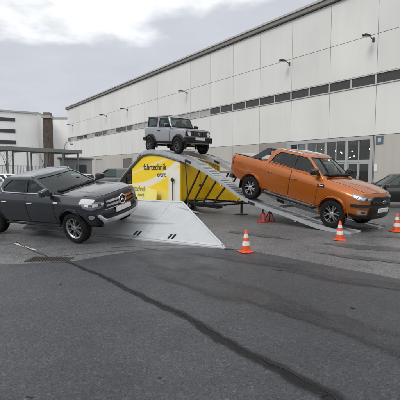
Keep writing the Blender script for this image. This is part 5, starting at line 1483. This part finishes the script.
# ================================================================== VEHICLES
rg_ = thing('pickup_truck', 'orange double cab pickup truck driving down the steel ramp', 'pickup')
pickup(rg_, ORANGE, 'ranger')
sf, sr = .04, 3.373; hf, hr = hs(sf), hs(sr)
pit = math.atan2(hr-hf, sr-sf); sm = (sf+sr)/2
x_, y_ = lw(sm, 0); rg_.scale = (1.035,)*3; settle(rg_, (x_, y_, (hf+hr)/2+.004), TH, pit)

jm = thing('small_off_roader', 'silver boxy small off-road car on top of the yellow hump ramp', 'off-roader')
jimny(jm)
sf, sr = 7.80, 10.02; hf, hr = hs(sf), hs(sr); pit = math.atan2(hr-hf, sr-sf)
x_, y_ = lw((sf+sr)/2, 0); settle(jm, (x_, y_, (hf+hr)/2+.012), TH, pit)

xc = thing('pickup_truck', 'dark graphite pickup truck leaning sideways with one side on the pale plate', 'pickup')
pickup(xc, GRAPH, 'xclass')
XT_ = R(29.5); roll = R(11.5)
mrot = Matrix.Rotation(-XT_, 4, 'Z') @ Matrix.Rotation(R(-.6), 4, 'Y') @ Matrix.Rotation(roll, 4, 'X')
fr_contact = Vector((-3.02, 9.68, .004))                 # right front tyre on the asphalt
off = mrot @ Vector((1.575, -.93, .055))
settle(xc, fr_contact-off, XT_, R(-.6), roll)

bk = thing('parked_suv', 'black parked car by the hall entrance behind the orange pickup', 'car')
road_car(bk, mat('black_paint', (.012, .012, .014), .25, .2, coat=1), 4.7, 1.62); settle(bk, (9.5, 19.6, 0), R(180+4))
wc = thing('parked_van', 'white parked van with a yellow side band behind the dark pickup', 'van')
Bc, cc = road_car(wc, mat('white_paint', (.68, .69, .69), .35, coat=.8), 4.6, 1.92, 'van'); settle(wc, (-9.4, 16.4, 0), R(30))
for sg in (-1, 1): slab('side_band', Bc.side(sg), [(-2.0, .62), (1.8, .62), (1.8, .86), (-2.0, .86)], YEL, wc, top=.006, f=.02, step=.15)
vn = thing('parked_van', 'grey parked van with a round teal emblem on its side behind the ramp', 'van')
Bv, cv = road_car(vn, mat('grey_paint', (.13, .138, .142), .4, .3, coat=.6), 4.6, 1.95, 'van'); settle(vn, (-7.35, 33.8, 0), R(176))
for sg in (1, -1):
    S_ = cv.side(sg); pl = [(-1.45+.34*math.cos(a), 1.42+.34*math.sin(a)) for a in np.linspace(0, 2*math.pi, 24, endpoint=False)]
    patch('emblem', pl if sg > 0 else pl[::-1], S_, mat('teal', (.03, .22, .30), .4), vn, top=.008, bot=-.005, step=.3)
w2_ = thing('parked_car', 'light silver parked car beyond the bonnet of the dark pickup', 'car')
road_car(w2_, mat('pale_paint', (.50, .52, .53), .35, .3, coat=.7), 4.3, 1.5); settle(w2_, (-9.6, 29.5, 0), R(150))
w3_ = thing('parked_car', 'white parked car in front of the covered walkway fence', 'car')
road_car(w3_, MATS['white_paint'], 4.3, 1.5); settle(w3_, (-14.6, 31.0, 0), R(20))

for nm in (xc,):
    pass
# scuffs left by tyres on the pale plate
SCF = faded(mat('scuff', (.33, .335, .335), .6), 16, 1.2)
for i, (x, y, rx, ry, ro) in enumerate(((-2.6, .55, .9, .05, 3), (-3.1, .75, .8, .06, -4), (-1.6, 1.1, .5, .03, -12))):
    bm = bmesh.new(); fl = bm.verts.layers.float.new('fade'); rings = []
    for f, fd in ((1, 0), (.6, .35), (.02, .6)):
        rg = []
        for j in range(28):
            a = 2*math.pi*j/28; u, v = f*rx*math.cos(a), f*ry*math.sin(a); X_, Y_ = x+u*math.cos(R(ro))-v*math.sin(R(ro)), y+u*math.sin(R(ro))+v*math.cos(R(ro))
            q = bm.verts.new((X_, Y_, tz_(Y_)+.003+.0004*i)); q[fl] = fd; rg.append(q)
        rings.append(rg)
    for A, Bq in zip(rings, rings[1:]):
        for j in range(28): bm.faces.new((A[j], A[(j+1) % 28], Bq[(j+1) % 28], Bq[j]))
    bm.faces.new(rings[-1]); bmobj('scuff', bm, SCF, pt_)
for i_, (x_, y_, a_, c_, lab_) in enumerate(((-12.3, 28.0, 170, (.30, .02, .02), 'dark red parked car behind the yellow ramp trailer'), (-20.5, 33.5, 15, (.02, .03, .05), 'navy parked car before the walkway fence'))):
    q_ = thing('parked_car', lab_, 'car'); road_car(q_, mat('car_paint_%d' % i_, c_, .3, .2, coat=1), 4.3, 1.48); settle(q_, (x_, y_, 0), R(a_))
w4_ = thing('parked_car', 'dark grey parked car between the white van and the walkway', 'car')
road_car(w4_, mat('slate_paint', (.06, .065, .07), .3, .3, coat=1), 4.4, 1.5); settle(w4_, (-17.5, 30.5, 0), R(12))
# let the wheels of the leaning pickup drop or rise on their springs until each stands on what is below it
bpy.context.view_layer.update()
for o_ in list(xc.children):
    if o_.name.startswith('wheel') and o_.name[5:6] in ('', '.'):
        dn = xc.matrix_world.to_3x3() @ Vector((0, 0, -1)); sd_ = xc.matrix_world.to_3x3() @ Vector((0, 1, 0))
        best = 9
        for e_ in (-.11, .11):
            for ang in (-30, -15, 0, 15, 30):
                fw_ = xc.matrix_world.to_3x3() @ Vector((1, 0, 0))
                p_ = o_.matrix_world.translation + (dn*math.cos(R(ang))+fw_*math.sin(R(ang)))*.385 + sd_*e_; q_ = mi @ p_
                sur = tz_(q_.y) if q_.y > 0 else .006
                best = min(best, p_.z-sur)
        o_.location.z -= max(-.10, min(.12, best))/math.cos(roll)
